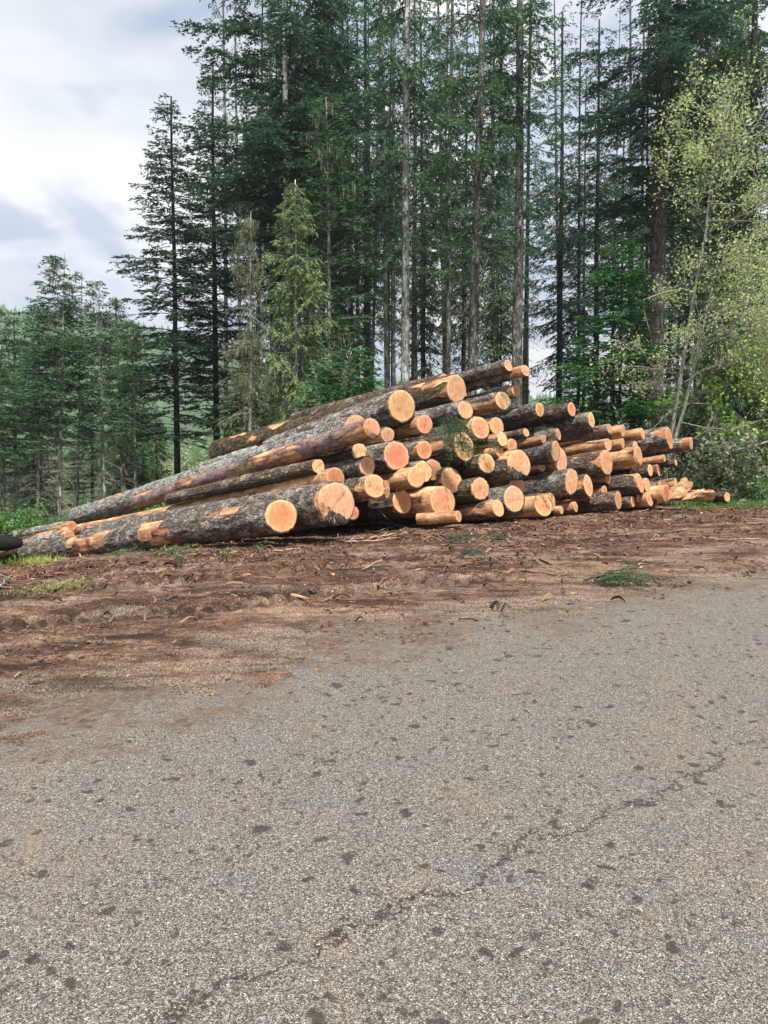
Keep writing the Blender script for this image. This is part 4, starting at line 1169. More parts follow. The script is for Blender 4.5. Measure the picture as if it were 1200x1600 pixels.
# the stand behind: slender stems one behind the other
rg_ = np.random.default_rng(77)
taken = []
tries = 0
while len(taken) < 64 and tries < 4000:
    tries += 1
    px = rg_.uniform(335, 1290); D_ = rg_.uniform(36, 62)
    if 838 < px < 925 and rg_.random() < .85: continue
    if 380 < px < 430 and rg_.random() < .7: continue
    x_ = (px - 600) / FPX * D_
    if any((x_ - a) ** 2 + (D_ - b) ** 2 < 2.0 ** 2 for a, b in taken): continue
    taken.append((x_, D_))
    top = rg_.uniform(-250, 60) if px < 820 or px > 1000 else rg_.uniform(-40, 130)
    kd_ = rg_.choice(['int_a', 'int_b', 'int_c'], p=[.25, .6, .15])
    wpx = rg_.uniform(.16, .34) / D_ * FPX
    conifer('stand_tree', (px, 640), (px + (px - 640) * .03 + rg_.normal(0, 8), top), D_, wpx, kd_, rg_.choice(['trunk_dark', 'trunk_grey', 'trunk_grey']),
            'slender dark conifer stem deep in the stand behind the front row of trunks', 'conifer', 'stems deep in the stand', sxy=rg_.uniform(.7, .95) if len(taken) < 34 else rg_.uniform(.6, .85), seed=int(rg_.integers(1000)))
# lower growth closing the view left of the stand and under the trunks
low = []
for q, (px, tp, D_, w_, bk_, lb_) in enumerate([(536, 300, 31, 5, 'trunk_grey', 'slim green hemlock above the small bright sapling'), (662, 330, 38, 5, 'trunk_dark', 'slim green hemlock right of the stout pale grey trunk'), (722, 300, 37, 5, 'trunk_dark', 'slim green hemlock just left of the leaning mottled trunk'), (782, 350, 35, 5, 'trunk_dark', 'slim green hemlock between the leaning mottled trunk and the trunk behind the peak'), (1000, 330, 30, 5, 'trunk_dark', 'slim green hemlock just left of the very thick brown trunk'), (1075, 300, 27, 5, 'trunk_dark', 'slim green hemlock right of the very thick brown trunk'), (1145, 250, 31, 5, 'trunk_dark', 'slim green hemlock behind the leaves near the right edge')]):
    conifer('hemlock_tree', (px, 660), (px + 2, tp), D_, w_, 'hem_g', bk_, lb_, 'hemlock tree', 'slim hemlocks between the trunks', sxy=1.15, seed=300 + q)
for q in range(46):
    if q < 24:
        if q % 2: continue
        px, D_, top = rg_.uniform(-80, 330), rg_.uniform(34, 54), rg_.uniform(610, 680)
    else: px, D_, top = rg_.uniform(560, 1280), rg_.uniform(28, 46), rg_.uniform(612, 675)
    if 270 < px < 385 or 838 < px < 895: continue
    x_ = (px - 600) / FPX * D_
    if any((x_ - a) ** 2 + (D_ - b) ** 2 < 1.6 ** 2 for a, b in low): continue
    low.append((x_, D_))
    conifer('low_conifer', (px, 700), (px, top), D_, 4, rg_.choice(['full_d', 'full_g', 'spr_a'] if q < 24 else ['full_d', 'full_g', 'full_d']), 'trunk_dark',
            'low bushy conifer beneath the taller trees left of the stand' if q < 24 else 'low bushy conifer half hidden between the trunks of the stand', 'conifer',
            'low conifers left of the stand' if q < 24 else 'low conifers under the stand', sxy=rg_.uniform(.8, 1.25), seed=int(rg_.integers(1000)))

# ---------------------------------------------------------------- broadleaf trees and shrubs
def grow(rg, p, d, L, r, depth, tubes, tips, up=.12, spread=.6, n=(2, 4)):
    k = 5; P = [p.copy()]; dd = d.copy()
    for q in range(k):
        dd = dd + rg.normal(0, .13, 3); dd[2] += up * .3; dd /= np.linalg.norm(dd)
        P.append(P[-1] + dd * L / k)
    P = np.array(P); R = np.linspace(r, r * .6, k + 1)
    tubes.append((P, R))
    if depth == 0:
        tips.append(P); return
    if depth <= 1: tips.append(P)
    for q in range(int(rg.integers(n[0], n[1] + 1))):
        u = rg.uniform(.35, 1.0); i = min(k - 1, int(u * k)); c = P[i] + (P[i + 1] - P[i]) * (u * k - i)
        nd = dd + rg.normal(0, spread, 3); nd[2] += up; nd /= np.linalg.norm(nd)
        grow(rg, c, nd, L * rg.uniform(.5, .8), r * .55, depth - 1, tubes, tips, up, spread, n)

def foliate(rg, tips, mb, per, size, spread=.10, vary=.35):
    for P in tips:
        m = int(rg.poisson(per))
        if not m: continue
        u = rg.random(m) * (len(P) - 1); i = np.minimum(u.astype(int), len(P) - 2)
        C = P[i] + (P[i + 1] - P[i]) * (u - i)[:, None] + rg.normal(0, spread, (m, 3))
        D = rg.normal(0, 1, (m, 3)); D[:, 2] -= .3; D /= np.linalg.norm(D, axis=1)[:, None]
        W = np.cross(D, rg.normal(0, 1, (m, 3)) + np.array([0, 0, .8])); W /= np.linalg.norm(W, axis=1)[:, None] + 1e-6
        s = size * rg.uniform(1 - vary, 1 + vary, m)
        mb.leaves(C, D, W, s, s * .62)

def bush_proto(seed, stems, L, r, depth, leaf, twig, per, size, tilt=.5, up=.12, lichen=0, spread=.6):
    rg = np.random.default_rng(seed)
    tubes, tips = [], []
    for q in range(stems):
        a = rg.random() * 6.28; t_ = rg.uniform(.1, tilt)
        d = np.array([math.cos(a) * t_, math.sin(a) * t_, 1.]); d /= np.linalg.norm(d)
        grow(rg, np.array([math.cos(a) * .12, math.sin(a) * .12, 0]), d, L * rg.uniform(.7, 1.1), r, depth, tubes, tips, up, spread)
    w = MB(); f = MB()
    for P, R in tubes: w.tube(P, R, 4 if R[0] < .02 else 7, cap=False)
    foliate(rg, tips, f, per, size)
    d = {'stems': w.data('bush_stems', M[twig], True), 'foliage': f.data('bush_foliage', M[leaf])}
    if lichen:
        l = MB(); foliate(rg, tips, l, lichen, .10, .05); 
        d['hanging_lichen'] = l.data('bush_lichen', M['lichen'])
    return d
BU = {
 'bright': bush_proto(1, 9, 1.3, .022, 3, 'leaf_bright', 'twig', 42, .075, .8),
 'mid': bush_proto(2, 9, 1.0, .018, 3, 'leaf_mid', 'twig', 24, .09, .9),
 'low': bush_proto(3, 10, .5, .010, 2, 'leaf_mid', 'twig', 16, .055, 1.2),
 'bare': bush_proto(4, 8, 1.2, .016, 3, 'leaf_mid', 'twig', 4, .05, 1.1, up=.0, lichen=4, spread=.8),
 'pale': bush_proto(5, 8, 1.5, .020, 3, 'leaf_yellow', 'twig', 20, .075, .6),
}
def bush(name, px, py, D, kind, s, label, cat='shrub', group=None, rot=0, sz=None):
    p = at(px, py, D); z = float(ter(p[0], p[1])) - .05
    root = thing(name, (p[0], p[1], z), label, cat, group)
    root.rotation_euler.z = rot; root.scale = (s, s, sz or s)
    for part, me in BU[kind].items(): link(part, me, root)
    return root
bush('leafy_shrub', 1155, 700, 21.2, 'bright', 1.8, 'big bright green leafy shrub at the right edge of the photo', rot=.3)
bush('leafy_shrub', 1198, 700, 19.3, 'bright', 1.15, 'bright green shrub cut by the right edge in front of the dark cedar', rot=2.2)
bush('leafy_shrub', 1105, 700, 22.5, 'pale', 1.35, 'pale leaved shrub behind the leaning birch', rot=1.2)
bush('leafy_shrub', 1085, 760, 19.2, 'bare', 1.05, 'grey tangle of lichen covered twigs right of the slender pale log', rot=.9)
bush('leafy_shrub', 1130, 760, 19.3, 'bare', 1.15, 'nearly leafless lichen hung shrub below the big bright shrub', rot=2.9)
bush('leafy_shrub', 1180, 760, 18.2, 'bare', 1.1, 'nearly leafless tangle beside the right edge above the ground', rot=4.4)
bush('leafy_shrub', 1000, 700, 19.5, 'bare', 1.3, 'pale twiggy shrub in front of the very thick brown trunk', rot=5.2)
bush('twig_thicket', 1065, 770, 18.8, 'bare', .8, 'low grey twig thicket right behind the splintered slabs', rot=1.7)
bush('twig_thicket', 1110, 770, 19.2, 'bare', .95, 'grey twig thicket behind the lone round billet', rot=3.3)
bush('twig_thicket', 1160, 765, 19.0, 'bare', 1.2, 'wide grey twig thicket under the thick pale dead bough', rot=5.0)
for q, (px, py, D, s) in enumerate([(1110, 788, 18.8, .9), (1165, 788, 18.2, .8), (1195, 785, 18.0, .9), (1080, 780, 18.8, .8), (1170, 770, 18.8, 1.1), (1130, 775, 18.6, 1.0)]):
    bush('low_shrub', px, py, D, 'low', s, 'low green ground shrub along the edge of the clearing at the right', 'shrub', 'low shrubs along the clearing edge at the right', rot=q * 1.3)
for q, (px, D, s) in enumerate([(300, 38, 1.5), (322, 42, 1.9), (345, 36, 1.4), (362, 44, 2.0), (290, 48, 2.2), (330, 50, 2.3), (310, 33, 1.2)]):
    bush('leafy_shrub', px, 700, D, 'mid' if q % 2 else 'pale', s, 'light green leafy shrub on the slope between the pointed fir and the stand', 'shrub', 'leafy shrubs on the slope left of the stand', rot=q * 1.9)
for q, (px, D, s, kd) in enumerate([(20, 21, .9, 'mid'), (50, 21.5, .8, 'mid'), (75, 20.5, .7, 'low'), (35, 23, .8, 'mid'), (135, 24, 1.0, 'mid'), (0, 20.5, 1.0, 'mid'), (190, 27, 1.2, 'mid'), (240, 28, 1.2, 'mid')]):
    bush('leafy_shrub', px, 820, D, kd, s, 'green undergrowth shrub under the left group of spruces behind the log tails', 'shrub', 'undergrowth shrubs under the left spruces', rot=q * 2.1)

def leaning_birch():
    rg = np.random.default_rng(5)
    D = 18.3
    pts = [(1040, 730), (1050, 672), (1058, 620), (1068, 560), (1078, 500), (1090, 430), (1102, 370), (1108, 310), (1118, 260), (1128, 210), (1140, 170)]
    P = np.array([at(x, y, D + .02 * i) for i, (x, y) in enumerate(pts)])
    b0 = P[0].copy(); b0[2] = float(ter(b0[0], b0[1])) - .1; P = np.vstack([b0, P]); o = P[0].copy(); P = P - o
    root = thing('birch_tree', o, 'leaning whitish birch with pale yellow green leaves at the right', 'birch tree')
    m = MB(); m.tube(P, np.linspace(.062, .014, len(P)), 10); m.obj('trunk', M['trunk_birch'], root, True)
    P2 = P[2:7].copy() + np.array([.16, .1, -.3]); P2[0] = P[1] + .02; 
    m = MB(); m.tube(np.vstack([P[1], P2 + np.linspace(0, .25, 5)[:, None] * np.array([1, 0, 0])]), np.linspace(.055, .02, 6), 8); m.obj('second_stem', M['trunk_birch'], root, True)
    tubes, tips = [], []
    for q in range(46):
        i = int(rg.integers(3, len(P) - 1)); c = P[i] + (P[i + 1] - P[i]) * rg.random()
        a = rg.random() * 6.28; d = np.array([math.cos(a) + .12, math.sin(a), rg.uniform(-.1, .7)]); d /= np.linalg.norm(d)
        grow(rg, c, d, rg.uniform(.7, 1.9) * (1.25 if d[0] > 0 else .8), .014, 2, tubes, tips, .10, .55, (2, 4))
    w = MB(); f = MB()
    for A_, R in tubes: w.tube(A_, R, 4, cap=False)
    foliate(rg, tips, f, 14, .072, .13)
    w.obj('branches', M['twig'], root, True); f.obj('foliage', M['leaf_yellow'], root)
    # arching bare bough
    m = MB(); A_ = np.array([at(x, y, D) for x, y in [(1082, 458), (1068, 452), (1045, 455), (1020, 463), (1006, 468), (1007, 490), (1012, 508), (1018, 525)]]) - o
    m.tube(A_, np.linspace(.022, .009, len(A_)), 6); m.obj('bough', M['twig'], root, True)
    l = MB(); foliate(rg, [A_] + [t for t in tips if t[0][2] < 3.6], l, 3, .10, .05); l.obj('hanging_lichen', M['lichen'], root)
leaning_birch()

def leafy_tree(px, D, H, label, seed):
    rg = np.random.default_rng(seed); p = at(px, 700, D); o = np.array([p[0], p[1], float(ter(p[0], p[1])) - .1])
    root = thing('broadleaf_tree', o, label, 'broadleaf tree', 'young broadleaf trees at the right')
    s = np.linspace(0, 1, 12); P = np.stack([np.sin(s * 5 + seed) * .12 + s * .3, np.cos(s * 4) * .1, s * H], 1); P[0] *= 0
    m = MB(); m.tube(P, np.linspace(.06, .012, 12), 9); m.obj('trunk', M['trunk_birch'], root, True)
    tubes, tips = [], []
    for q in range(44):
        i = int(rg.integers(3, 11)); c = P[i] + (P[i + 1] - P[i]) * rg.random() if i < 11 else P[11]
        a = rg.random() * 6.28; d = np.array([math.cos(a), math.sin(a), rg.uniform(0, .9)]); d /= np.linalg.norm(d)
        grow(rg, c, d, rg.uniform(.6, 1.5) * (1.15 - s[i] * .5), .013, 2, tubes, tips, .12, .55)
    w = MB(); f = MB()
    for A_, R in tubes: w.tube(A_, R, 4, cap=False)
    foliate(rg, tips, f, 14, .070, .13)
    w.obj('branches', M['twig'], root, True); f.obj('foliage', M['leaf_yellow'], root)
leafy_tree(1185, 19.6, 7.2, 'young pale leaved broadleaf tree at the right edge right of the leaning birch', 3)
leafy_tree(1150, 21.0, 6.2, 'young broadleaf tree just behind the leaning birch', 7)

def dead_bough(pts, D, D2, r, label):
    P = np.array([at(x, y, D + (D2 - D) * i / (len(pts) - 1)) for i, (x, y) in enumerate(pts)])
    o = P[0].copy(); P = P - o; rg = np.random.default_rng(int(r * 1e5) + len(pts))
    m = MB(); m.tube(P, np.linspace(r, r * .3, len(P)), 6)
    for q in range(26):
        u = rg.random() * (len(P) - 1.01); i = int(u); c = P[i] + (P[i + 1] - P[i]) * (u - i)
        d = (P[-1] - P[0]) / np.linalg.norm(P[-1] - P[0]) * .6 + rg.normal(0, .5, 3); d /= np.linalg.norm(d)
        L = rg.uniform(.1, .45)
        m.tube([c, c + d * L * .5, c + d * L + [0, 0, -.04]], [.006, .004, .002], 3, cap=False)
    ob = m.obj('dead_bough', M['twig'], None, True); ob.location = tuple(o)
    tag(ob, label, 'dead branch', 'dead boughs at the right')
dead_bough([(1200, 690), (1165, 700), (1130, 708), (1108, 704)], 17.6, 17.4, .03, 'thick pale dead bough reaching in from the right edge at log height')
dead_bough([(1065, 660), (1100, 668), (1140, 672), (1180, 658), (1200, 655)], 18.0, 17.6, .017, 'long thin dead bough sagging above the slender pale log')
dead_bough([(1062, 692), (1090, 682), (1105, 672), (1113, 650)], 17.9, 17.7, .015, 'dark curved dead bough bending up beside the slender pale log')
dead_bough([(1010, 680), (1030, 660), (1050, 640), (1080, 630), (1120, 632)], 18.1, 17.9, .014, 'dead bough arching over the right tip logs at the foot of the birch')

# far wood on the hills across the valley: one mass nobody could count
def far_wood():
    rg = np.random.default_rng(8)
    n = 16000
    x = rg.uniform(-1100, 900, n); y = rg.uniform(420, 1050, n); z = hill_z(x, y)
    h = rg.uniform(12, 26, n); r = h * rg.uniform(.16, .26, n)
    a = np.linspace(0, 2 * np.pi, 6)[:-1]
    base = np.stack([x, y, z], 1)
    ring = np.stack([x[:, None] + r[:, None] * np.cos(a), y[:, None] + r[:, None] * np.sin(a), np.broadcast_to((z + h * .1)[:, None], (n, 5))], -1)
    apex = base + np.stack([x * 0, x * 0, h], 1)
    V = np.concatenate([ring, apex[:, None]], 1).reshape(-1, 3)
    o = np.arange(n)[:, None] * 6; j = np.arange(5)[None]
    T = np.stack([o + j, o + (j + 1) % 5, np.broadcast_to(o + 5, (n, 5))], -1).reshape(-1, 3)
    b = MB(); b.add(V, None, T)
    ob = b.obj('far_forest', M['leaf_mid'], None)
    ob['kind'] = 'stuff'
far_wood()

# one low hanging cedar frond in front of the thicket, and dark cover behind it
conifer('cedar_tree', (1102, 800), (1098, 600), 19.2, 3, 'cedar', 'trunk_grey', 'small drooping cedar sapling just right of the slender pale log', 'cedar tree', 'smaller conifers round the pile', sxy=.6, seed=501)
conifer('cedar_tree', (1140, 800), (1150, 560), 20.0, 4, 'cedar', 'trunk_grey', 'cedar with dull drooping fronds behind the wide grey twig thicket', 'cedar tree', 'smaller conifers round the pile', sxy=.9, seed=502)
# ---------------------------------------------------------------- litter and small plants
def gz(x, y):
    return dirt_height(np.atleast_1d(np.asarray(x, float)), np.atleast_1d(np.asarray(y, float)))
def litter():
    rg = np.random.default_rng(12)
    n = 52000
    x = rg.uniform(-11, 12, n); y = rg.uniform(4.5, 18.5, n)
    s = edge_dist(x, y)
    P = np.stack([x, y, x * 0], 1)
    dn = fbm(P * .8, 41, 4)
    pilef = np.exp(-np.abs(y - (12.6 + .45 * (x + 1.7))) / 1.5)
    keep = (s > -1.1) & (rg.random(n) < np.clip(.35 + s + 1.1, 0, 1)) & (rg.random(n) < np.clip((dn - .36) * 3 + pilef * .6, .06, 1)) 
    x, y = x[keep], y[keep]; n = len(x); z = gz(x, y) + .006
    a = rg.random(n) * 6.28; L = (rg.gamma(2.0, .020, n) + .012) * np.clip(y / 11, .5, 1); W = np.minimum(L * rg.uniform(.12, .5, n), .035)
    d = np.stack([np.cos(a), np.sin(a), rg.normal(.05, .22, n)], 1); w = np.stack([-np.sin(a), np.cos(a), rg.normal(0, .3, n)], 1)
    C = np.stack([x, y, z], 1)
    V = np.stack([C - w * W[:, None] * .5, C + d * L[:, None] - w * W[:, None] * .3, C + d * L[:, None] + w * W[:, None] * .4, C + w * W[:, None] * .5], 1)
    V[:, :, 2] = np.maximum(V[:, :, 2], z[:, None] - .012)
    V2 = V.copy(); V2[:, :, 2] += .004
    mi = rg.choice([0, 1, 2], n, p=[.66, .28, .06])
    b = MB()
    for m_ in range(3):
        k = np.where(mi == m_)[0]; q = len(k)
        VV = np.concatenate([V[k], V2[k]], 1).reshape(-1, 3); o = np.arange(q)[:, None] * 8
        Q = np.concatenate([o + [4, 5, 6, 7], o + [0, 3, 2, 1], o + [0, 1, 5, 4], o + [1, 2, 6, 5], o + [2, 3, 7, 6], o + [3, 0, 4, 7]], 0)
        b.add(VV, Q, None, m_)
    # longer torn strips of bark and fibre, heaped and curled
    for q in range(1500):
        x0 = rg.uniform(-8, 9); y0 = 12.0 + .45 * (x0 + 1.7) - abs(rg.normal(0, 1.5)) - .3 if q % 3 else rg.uniform(6, 14)
        if edge_dist(np.array([x0]), np.array([y0]))[0] < .1: continue
        a0 = rg.random() * 6.28; L0 = rg.uniform(.06, .30); w0 = rg.uniform(.004, .014)
        tt = np.linspace(0, 1, 5); bend = rg.normal(0, .8)
        px_ = x0 + np.cumsum(np.cos(a0 + bend * tt)) * L0 / 5; py_ = y0 + np.cumsum(np.sin(a0 + bend * tt)) * L0 / 5
        pz_ = gz(px_, py_) + .012 + np.sin(tt * 3.1) * rg.uniform(0, .05)
        C0 = np.stack([px_, py_, pz_], 1); n_ = np.stack([-np.sin(a0 + bend * tt), np.cos(a0 + bend * tt), rg.normal(0, .4) + tt * 0], 1) * w0
        th0 = np.array([0, 0, .007])
        VV = np.concatenate([C0 - n_, C0 + n_, C0 + n_ + th0, C0 - n_ + th0]); Q_ = []
        for e_ in range(4):
            for f_ in range(4): a_, b_ = e_ * 5 + f_, ((e_ + 1) % 4) * 5 + f_; Q_.append((a_, a_ + 1, b_ + 1, b_))
        b.add(VV, Q_, None, int(rg.choice([0, 0, 0, 1])))
    o = b.obj('bark_litter', [m_plain('litter_bark', (.085, .045, .030), var=.6, sc=1.2), m_plain('litter_fibre', (.22, .125, .07), var=.5, sc=1.5), m_plain('litter_chip', (.38, .24, .14), var=.5, sc=1.5)])
    o['kind'] = 'stuff'
litter()

def chips():
    """wood chips and torn bark flakes lying singly near the pile"""
    rg = np.random.default_rng(4)
    spots = [(470, 937), (462, 913), (720, 874), (784, 862), (850, 858), (907, 862), (955, 850), (688, 838), (778, 815), (760, 825), (995, 798), (925, 815), (1000, 805), (822, 818), (835, 842), (660, 812), (640, 828), (1060, 815), (1095, 808), (1005, 845), (600, 872), (520, 905)]
    for q, (px, py) in enumerate(spots):
        p = onground(px, py); s = rg.uniform(.035, .085)
        n = 9; a = np.sort(rg.random(n)) * 6.28
        r = s * rg.uniform(.5, 1.1, n)
        V = np.stack([np.cos(a) * r * 1.5, np.sin(a) * r * .7, rg.uniform(0, .012, n)], 1)
        V = np.vstack([V, V + [0, 0, .018], [[0, 0, .006]], [[0, 0, .032]]])
        j = np.arange(n); k = (j + 1) % n
        b = MB(); b.add(V, np.stack([j, k, n + k, n + j], 1), np.vstack([np.stack([n + j, n + k, np.full(n, 2 * n + 1)], 1), np.stack([k, j, np.full(n, 2 * n)], 1)]))
        o = b.obj('wood_chip', M['wood'] if q % 3 == 0 else M['bark_dark'], None)
        o.location = (p[0], p[1], float(gz(p[0], p[1])[0]) + .004); o.rotation_euler = (rg.normal(0, .15), rg.normal(0, .15), rg.random() * 6.28)
        tag(o, 'flat torn flake of wood or bark lying on the dirt in front of the pile', 'wood chip', 'loose flakes on the dirt in front of the pile')
chips()

def stick(pts, r, label, mat='stick', lift=.02):
    P = []
    for i, (x, y) in enumerate(pts):
        p = onground(x, y); p[2] = float(gz(p[0], p[1])[0]) + lift; P.append(p)
    P = np.array(P); s = np.linspace(0, 1, len(P)); t = np.linspace(0, 1, 14)
    P = np.stack([np.interp(t, s, P[:, q]) for q in range(3)], 1)
    rg = np.random.default_rng(len(label) + int(pts[0][0])); L = np.linalg.norm(P[-1] - P[0])
    P[1:-1] += rg.normal(0, .010 * L + .004, (12, 3)) * [1, 1, .25]
    o = P[0].copy(); m = MB(); m.tube(P - o, np.linspace(r, r * .45, 14) * (1 + rg.normal(0, .08, 14)), 6)
    for q in range(3):
        i = int(rg.integers(3, 12)); d = (P[13] - P[0]) / L + rg.normal(0, .6, 3); d[2] = abs(d[2]) * .4; d /= np.linalg.norm(d)
        m.tube([P[i] - o, P[i] - o + d * L * .12], [r * .5, r * .25], 4)
    ob = m.obj('stick', M[mat], None, True); ob.location = tuple(o)
    tag(ob, label, 'stick', 'sticks on the dirt in front of the pile')
stick([(524, 850), (575, 845), (620, 838)], .022, 'thick pale bare stick nearest the pile left of the thin barkless yellow log')
stick([(540, 852), (590, 852), (636, 838)], .016, 'long pale stick crossing under the thick pale bare stick')
stick([(612, 814), (622, 824), (636, 842)], .016, 'short pale stick pointing steeply at the pile', lift=.06)
stick([(556, 822), (590, 826), (650, 826), (722, 826)], .010, 'long thin twig in front of the thin barkless yellow log')
stick([(566, 896), (590, 886), (600, 878)], .008, 'small forked pale twig on the dirt below the sticks')
stick([(470, 862), (430, 864), (350, 869)], .012, 'reddish stick lying along the foot of the thick front log')
stick([(1098, 846), (1140, 850), (1190, 848)], .012, 'thin pale stick on the bare ground at the far right')
stick([(960, 842), (1010, 836), (1060, 840)], .010, 'twig below the peeled orange log with the bright white end', 'twig')
stick([(2, 928), (8, 916), (17, 906)], .014, 'short grey stick at the left edge below the black stub', 'twig')
stick([(690, 860), (650, 866), (620, 858)], .009, 'thin twig beside the fallen green sprigs', 'twig')
stick([(980, 772), (1008, 792), (1040, 798)], .007, 'bent dead twig against the small ends at the right foot of the pile', 'twig')
stick([(870, 905), (800, 897), (740, 893)], .008, 'dark twig pressed into the dirt left of the green sprig by the road', 'twig_dark')

def sprig(c, length, dirv, seed, label, mat='needle_green', n=5, hang=False, wid=.5):
    """a broken fir branch: ribs with needle sprays"""
    rg = np.random.default_rng(seed); w = MB(); f = MB()
    d0 = np.array(dirv, float); d0 /= np.linalg.norm(d0)
    for q in range(n):
        d = d0 + rg.normal(0, .28, 3) * ([1, 1, .35] if not hang else [1, .5, .5]); d /= np.linalg.norm(d)
        st = rg.normal(0, .05, 3) * [1, 1, .2]
        t = np.linspace(0, 1, 6)[:, None]; L = length * rg.uniform(.55, 1)
        P = st + d * L * t; P[:, 2] += (.06 * np.sin(t[:, 0] * 3.1) if not hang else -.15 * t[:, 0] ** 2 * L)
        w.tube(P, np.linspace(.007, .002, 6), 4)
        side = np.cross(d, [0, 0, 1.]) if not hang else np.cross(d, [0, 1., 0]); side /= np.linalg.norm(side) + 1e-6
        for k in range(int(L / .035)):
            u = rg.uniform(.1, 1); c0 = st + d * L * u; c0[2] = np.interp(u, t[:, 0], P[:, 2])
            sd = (side * rg.choice([-1, 1]) * .9 + d * .7 + rg.normal(0, .12, 3)); sd /= np.linalg.norm(sd)
            tl = wid * L * (1.1 - u) * rg.uniform(.4, 1)
            m_ = max(4, int(tl / .012)); uu = rg.random(m_)
            C = c0 + sd * (tl * uu)[:, None]
            if hang: C[:, 2] -= (tl * uu) ** 2
            D = sd * .8 + rg.normal(0, .5, (m_, 3)); D /= np.linalg.norm(D, axis=1)[:, None]
            W = np.cross(D, rg.normal(0, 1, (m_, 3)) + np.array([0, 0, 1.])); W /= np.linalg.norm(W, axis=1)[:, None] + 1e-6
            f.leaves(C, D, W, rg.uniform(.025, .05, m_), rg.uniform(.006, .011, m_))
    root = thing('fir_branch', c, label, 'fir branch', 'broken green fir branches')
    w.obj('stem', M['twig_dark'], root); f.obj('needles', M[mat], root)
def gsprig(px, py, L, dv, seed, label, mat='needle_green', n=5):
    p = onground(px, py); p[2] = float(gz(p[0], p[1])[0]) + .02
    sprig(p, L, dv, seed, label, mat, n)
gsprig(925, 915, .75, (.9, -.6, .1), 1, 'broken green fir branch lying at the edge of the road', n=8)
gsprig(283, 893, .22, (.3, .2, .6), 2, 'small fresh green sprout on the dirt at the left', n=6)
gsprig(350, 882, .18, (.3, .2, .5), 3, 'tiny green sprout right of the small fresh sprout', n=5)
gsprig(775, 957, .10, (.6, -.2, .2), 4, 'tiny green tuft beside the road edge in the middle', n=5)
gsprig(690, 852, .7, (1, .1, .05), 5, 'flattened fir branch on the dirt under the thin barkless yellow log', 'needle', 8)
gsprig(720, 878, .45, (1, .0, .08), 6, 'small dark fir branch nearer the road than the flattened one', 'needle', 6)
gsprig(760, 850, .5, (1, -.2, .05), 7, 'fir twigs on the dirt in front of the short dark ragged log', 'needle', 6)
gsprig(392, 862, .4, (.9, -.5, .25), 8, 'fir twigs leaning on the foot of the thick front log', 'needle', 5)
gsprig(165, 872, .7, (1, -.1, .0), 9, 'mossy green litter along the left foot of the thick front log', 'needle_lite', 9)
gsprig(245, 872, .7, (1, .1, .05), 10, 'green litter along the middle of the thick front log', 'needle_lite', 8)
def onlog(lid, u, up=.75):
    g_ = GEO[[q_[0] for q_ in SPECS].index(lid)]; A_, B_ = np.array(g_[:3]), np.array(g_[3:6])
    return A_ + (B_ - A_) * u + np.array([-.35, -.55, up]) * g_[6] * 1.25
def lsprig(px, py, Y, L, dv, seed, label, mat='needle', n=5, hang=True):
    sprig(at(px, py, Y), L, dv, seed, label, mat, n, hang)
lsprig(700, 645, 13.6, .95, (.16, -.12, -.9), 21, 'green fir branch hanging down in front of the broad cracked face', 'needle_mid', n=16)
lsprig(712, 690, 13.6, .55, (.7, -.1, -.4), 22, 'lower tip of green fir branch spreading right under the broad cracked face', 'needle_mid', n=9)
lsprig(845, 668, 14.8, .45, (.6, -.1, -.3), 23, 'fir twigs on the logs beside the small patchy log', n=7)
lsprig(790, 610, 14.9, .35, (.3, -.2, -.5), 24, 'fir twigs hanging beside the small log end below the peak', n=6)
lsprig(845, 756, 14.5, .4, (.5, -.2, -.3), 25, 'fir twigs on the thick dark furrowed log', n=6)
lsprig(768, 690, 14.2, .32, (.2, -.2, -.6), 26, 'fir twigs over the slim pale end in the centre', n=6)
lsprig(572, 752, 12.7, .12, (.2, -.2, -.6), 27, 'tiny fir tuft on the lobed face', 'needle_green', 4)
sprig(onlog('L5', .40), .6, (-.5, -.3, -.5), 28, 'fir branch draped over the smooth purplish log', 'needle', 7, True)
sprig(onlog('L7', .68), .8, (.6, -.5, -.35), 29, 'green fir branch draped over the long pale grey log at the left', 'needle_mid', 10, True)
sprig(onlog('L8b', .62), .5, (.5, -.4, -.5), 30, 'fir twigs resting on the topmost long log', 'needle', 6, True)

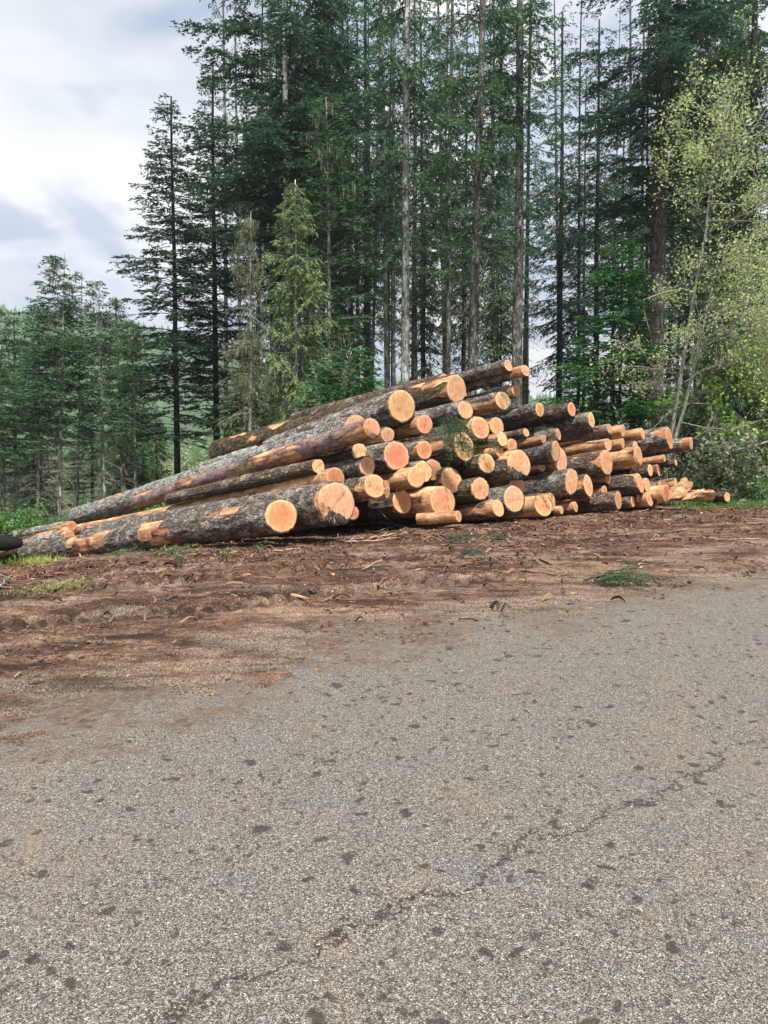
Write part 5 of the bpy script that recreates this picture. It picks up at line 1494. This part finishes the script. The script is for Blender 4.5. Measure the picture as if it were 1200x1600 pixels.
def tuft(px, py, n, h, spread, label, seed, mat='grass'):
    rg = np.random.default_rng(seed); p = onground(px, py)
    xy = rg.normal(0, 1, (n, 2)) * spread; x = p[0] + xy[:, 0]; y = p[1] + xy[:, 1]; z = gz(x, y) - .01
    b = MB(); D = rg.normal(0, .55, (n, 3)); D[:, 2] = 1; D /= np.linalg.norm(D, axis=1)[:, None]
    W = np.cross(D, rg.normal(0, 1, (n, 3))); W /= np.linalg.norm(W, axis=1)[:, None]
    b.leaves(np.stack([x, y, z], 1) - [p[0], p[1], 0], D, W, h * rg.uniform(.4, 1.2, n), .008)
    o = b.obj('grass_tuft', M[mat]); o.location = (p[0], p[1], 0)
    tag(o, label, 'grass')
tuft(52, 886, 700, .19, (.28, .16), 'yellow green grass patch beneath the black stub at the left edge', 1)
tuft(62, 928, 420, .05, (.22, .12), 'short yellowish moss patch on the dirt at the left', 2)
tuft(96, 921, 420, .06, (.16, .08), 'small grass patch right of the yellowish moss patch', 3)
def edge_grass():
    rg = np.random.default_rng(6); n = 26000
    x = rg.uniform(6.5, 13, n); y = rg.uniform(15.5, 21, n)
    keep = (y > 16.4 + (x - 7) * .02 + rg.normal(0, .3, n)) & (fbm(np.stack([x, y, x * 0], 1) * 1.2, 5, 3) > .42)
    x, y = x[keep], y[keep]; n = len(x); z = gz(x, y) - .01
    b = MB(); D = rg.normal(0, .6, (n, 3)); D[:, 2] = 1; D /= np.linalg.norm(D, axis=1)[:, None]
    W = np.cross(D, rg.normal(0, 1, (n, 3))); W /= np.linalg.norm(W, axis=1)[:, None]
    b.leaves(np.stack([x, y, z], 1), D, W, rg.uniform(.04, .14, n), .02)
    o = b.obj('ground_cover', M['leaf_mid']); o['kind'] = 'stuff'
edge_grass()

# ---------------------------------------------------------------- air
def haze():
    x0, x1, y0, y1, z0, z1 = -1620, 1620, -320, 1620, -80, 240
    V = [(x, y, z) for x in (x0, x1) for y in (y0, y1) for z in (z0, z1)]
    Q = [(0, 1, 3, 2), (4, 6, 7, 5), (0, 4, 5, 1), (2, 3, 7, 6), (0, 2, 6, 4), (1, 5, 7, 3)]
    m = bpy.data.materials.new('air'); m.use_nodes = True; t = m.node_tree; t.nodes.clear()
    o = t.nodes.new('ShaderNodeOutputMaterial'); v = t.nodes.new('ShaderNodeVolumePrincipled')
    v.inputs['Color'].default_value = (.90, .94, 1, 1); v.inputs['Density'].default_value = HAZE
    v.inputs['Anisotropy'].default_value = .2
    t.links.new(v.outputs[0], o.inputs['Volume'])
    b = MB(); b.add(V, Q); ob = b.obj('haze', m); ob['kind'] = 'stuff'
HAZE = .0005
if HAZE > 0: haze()
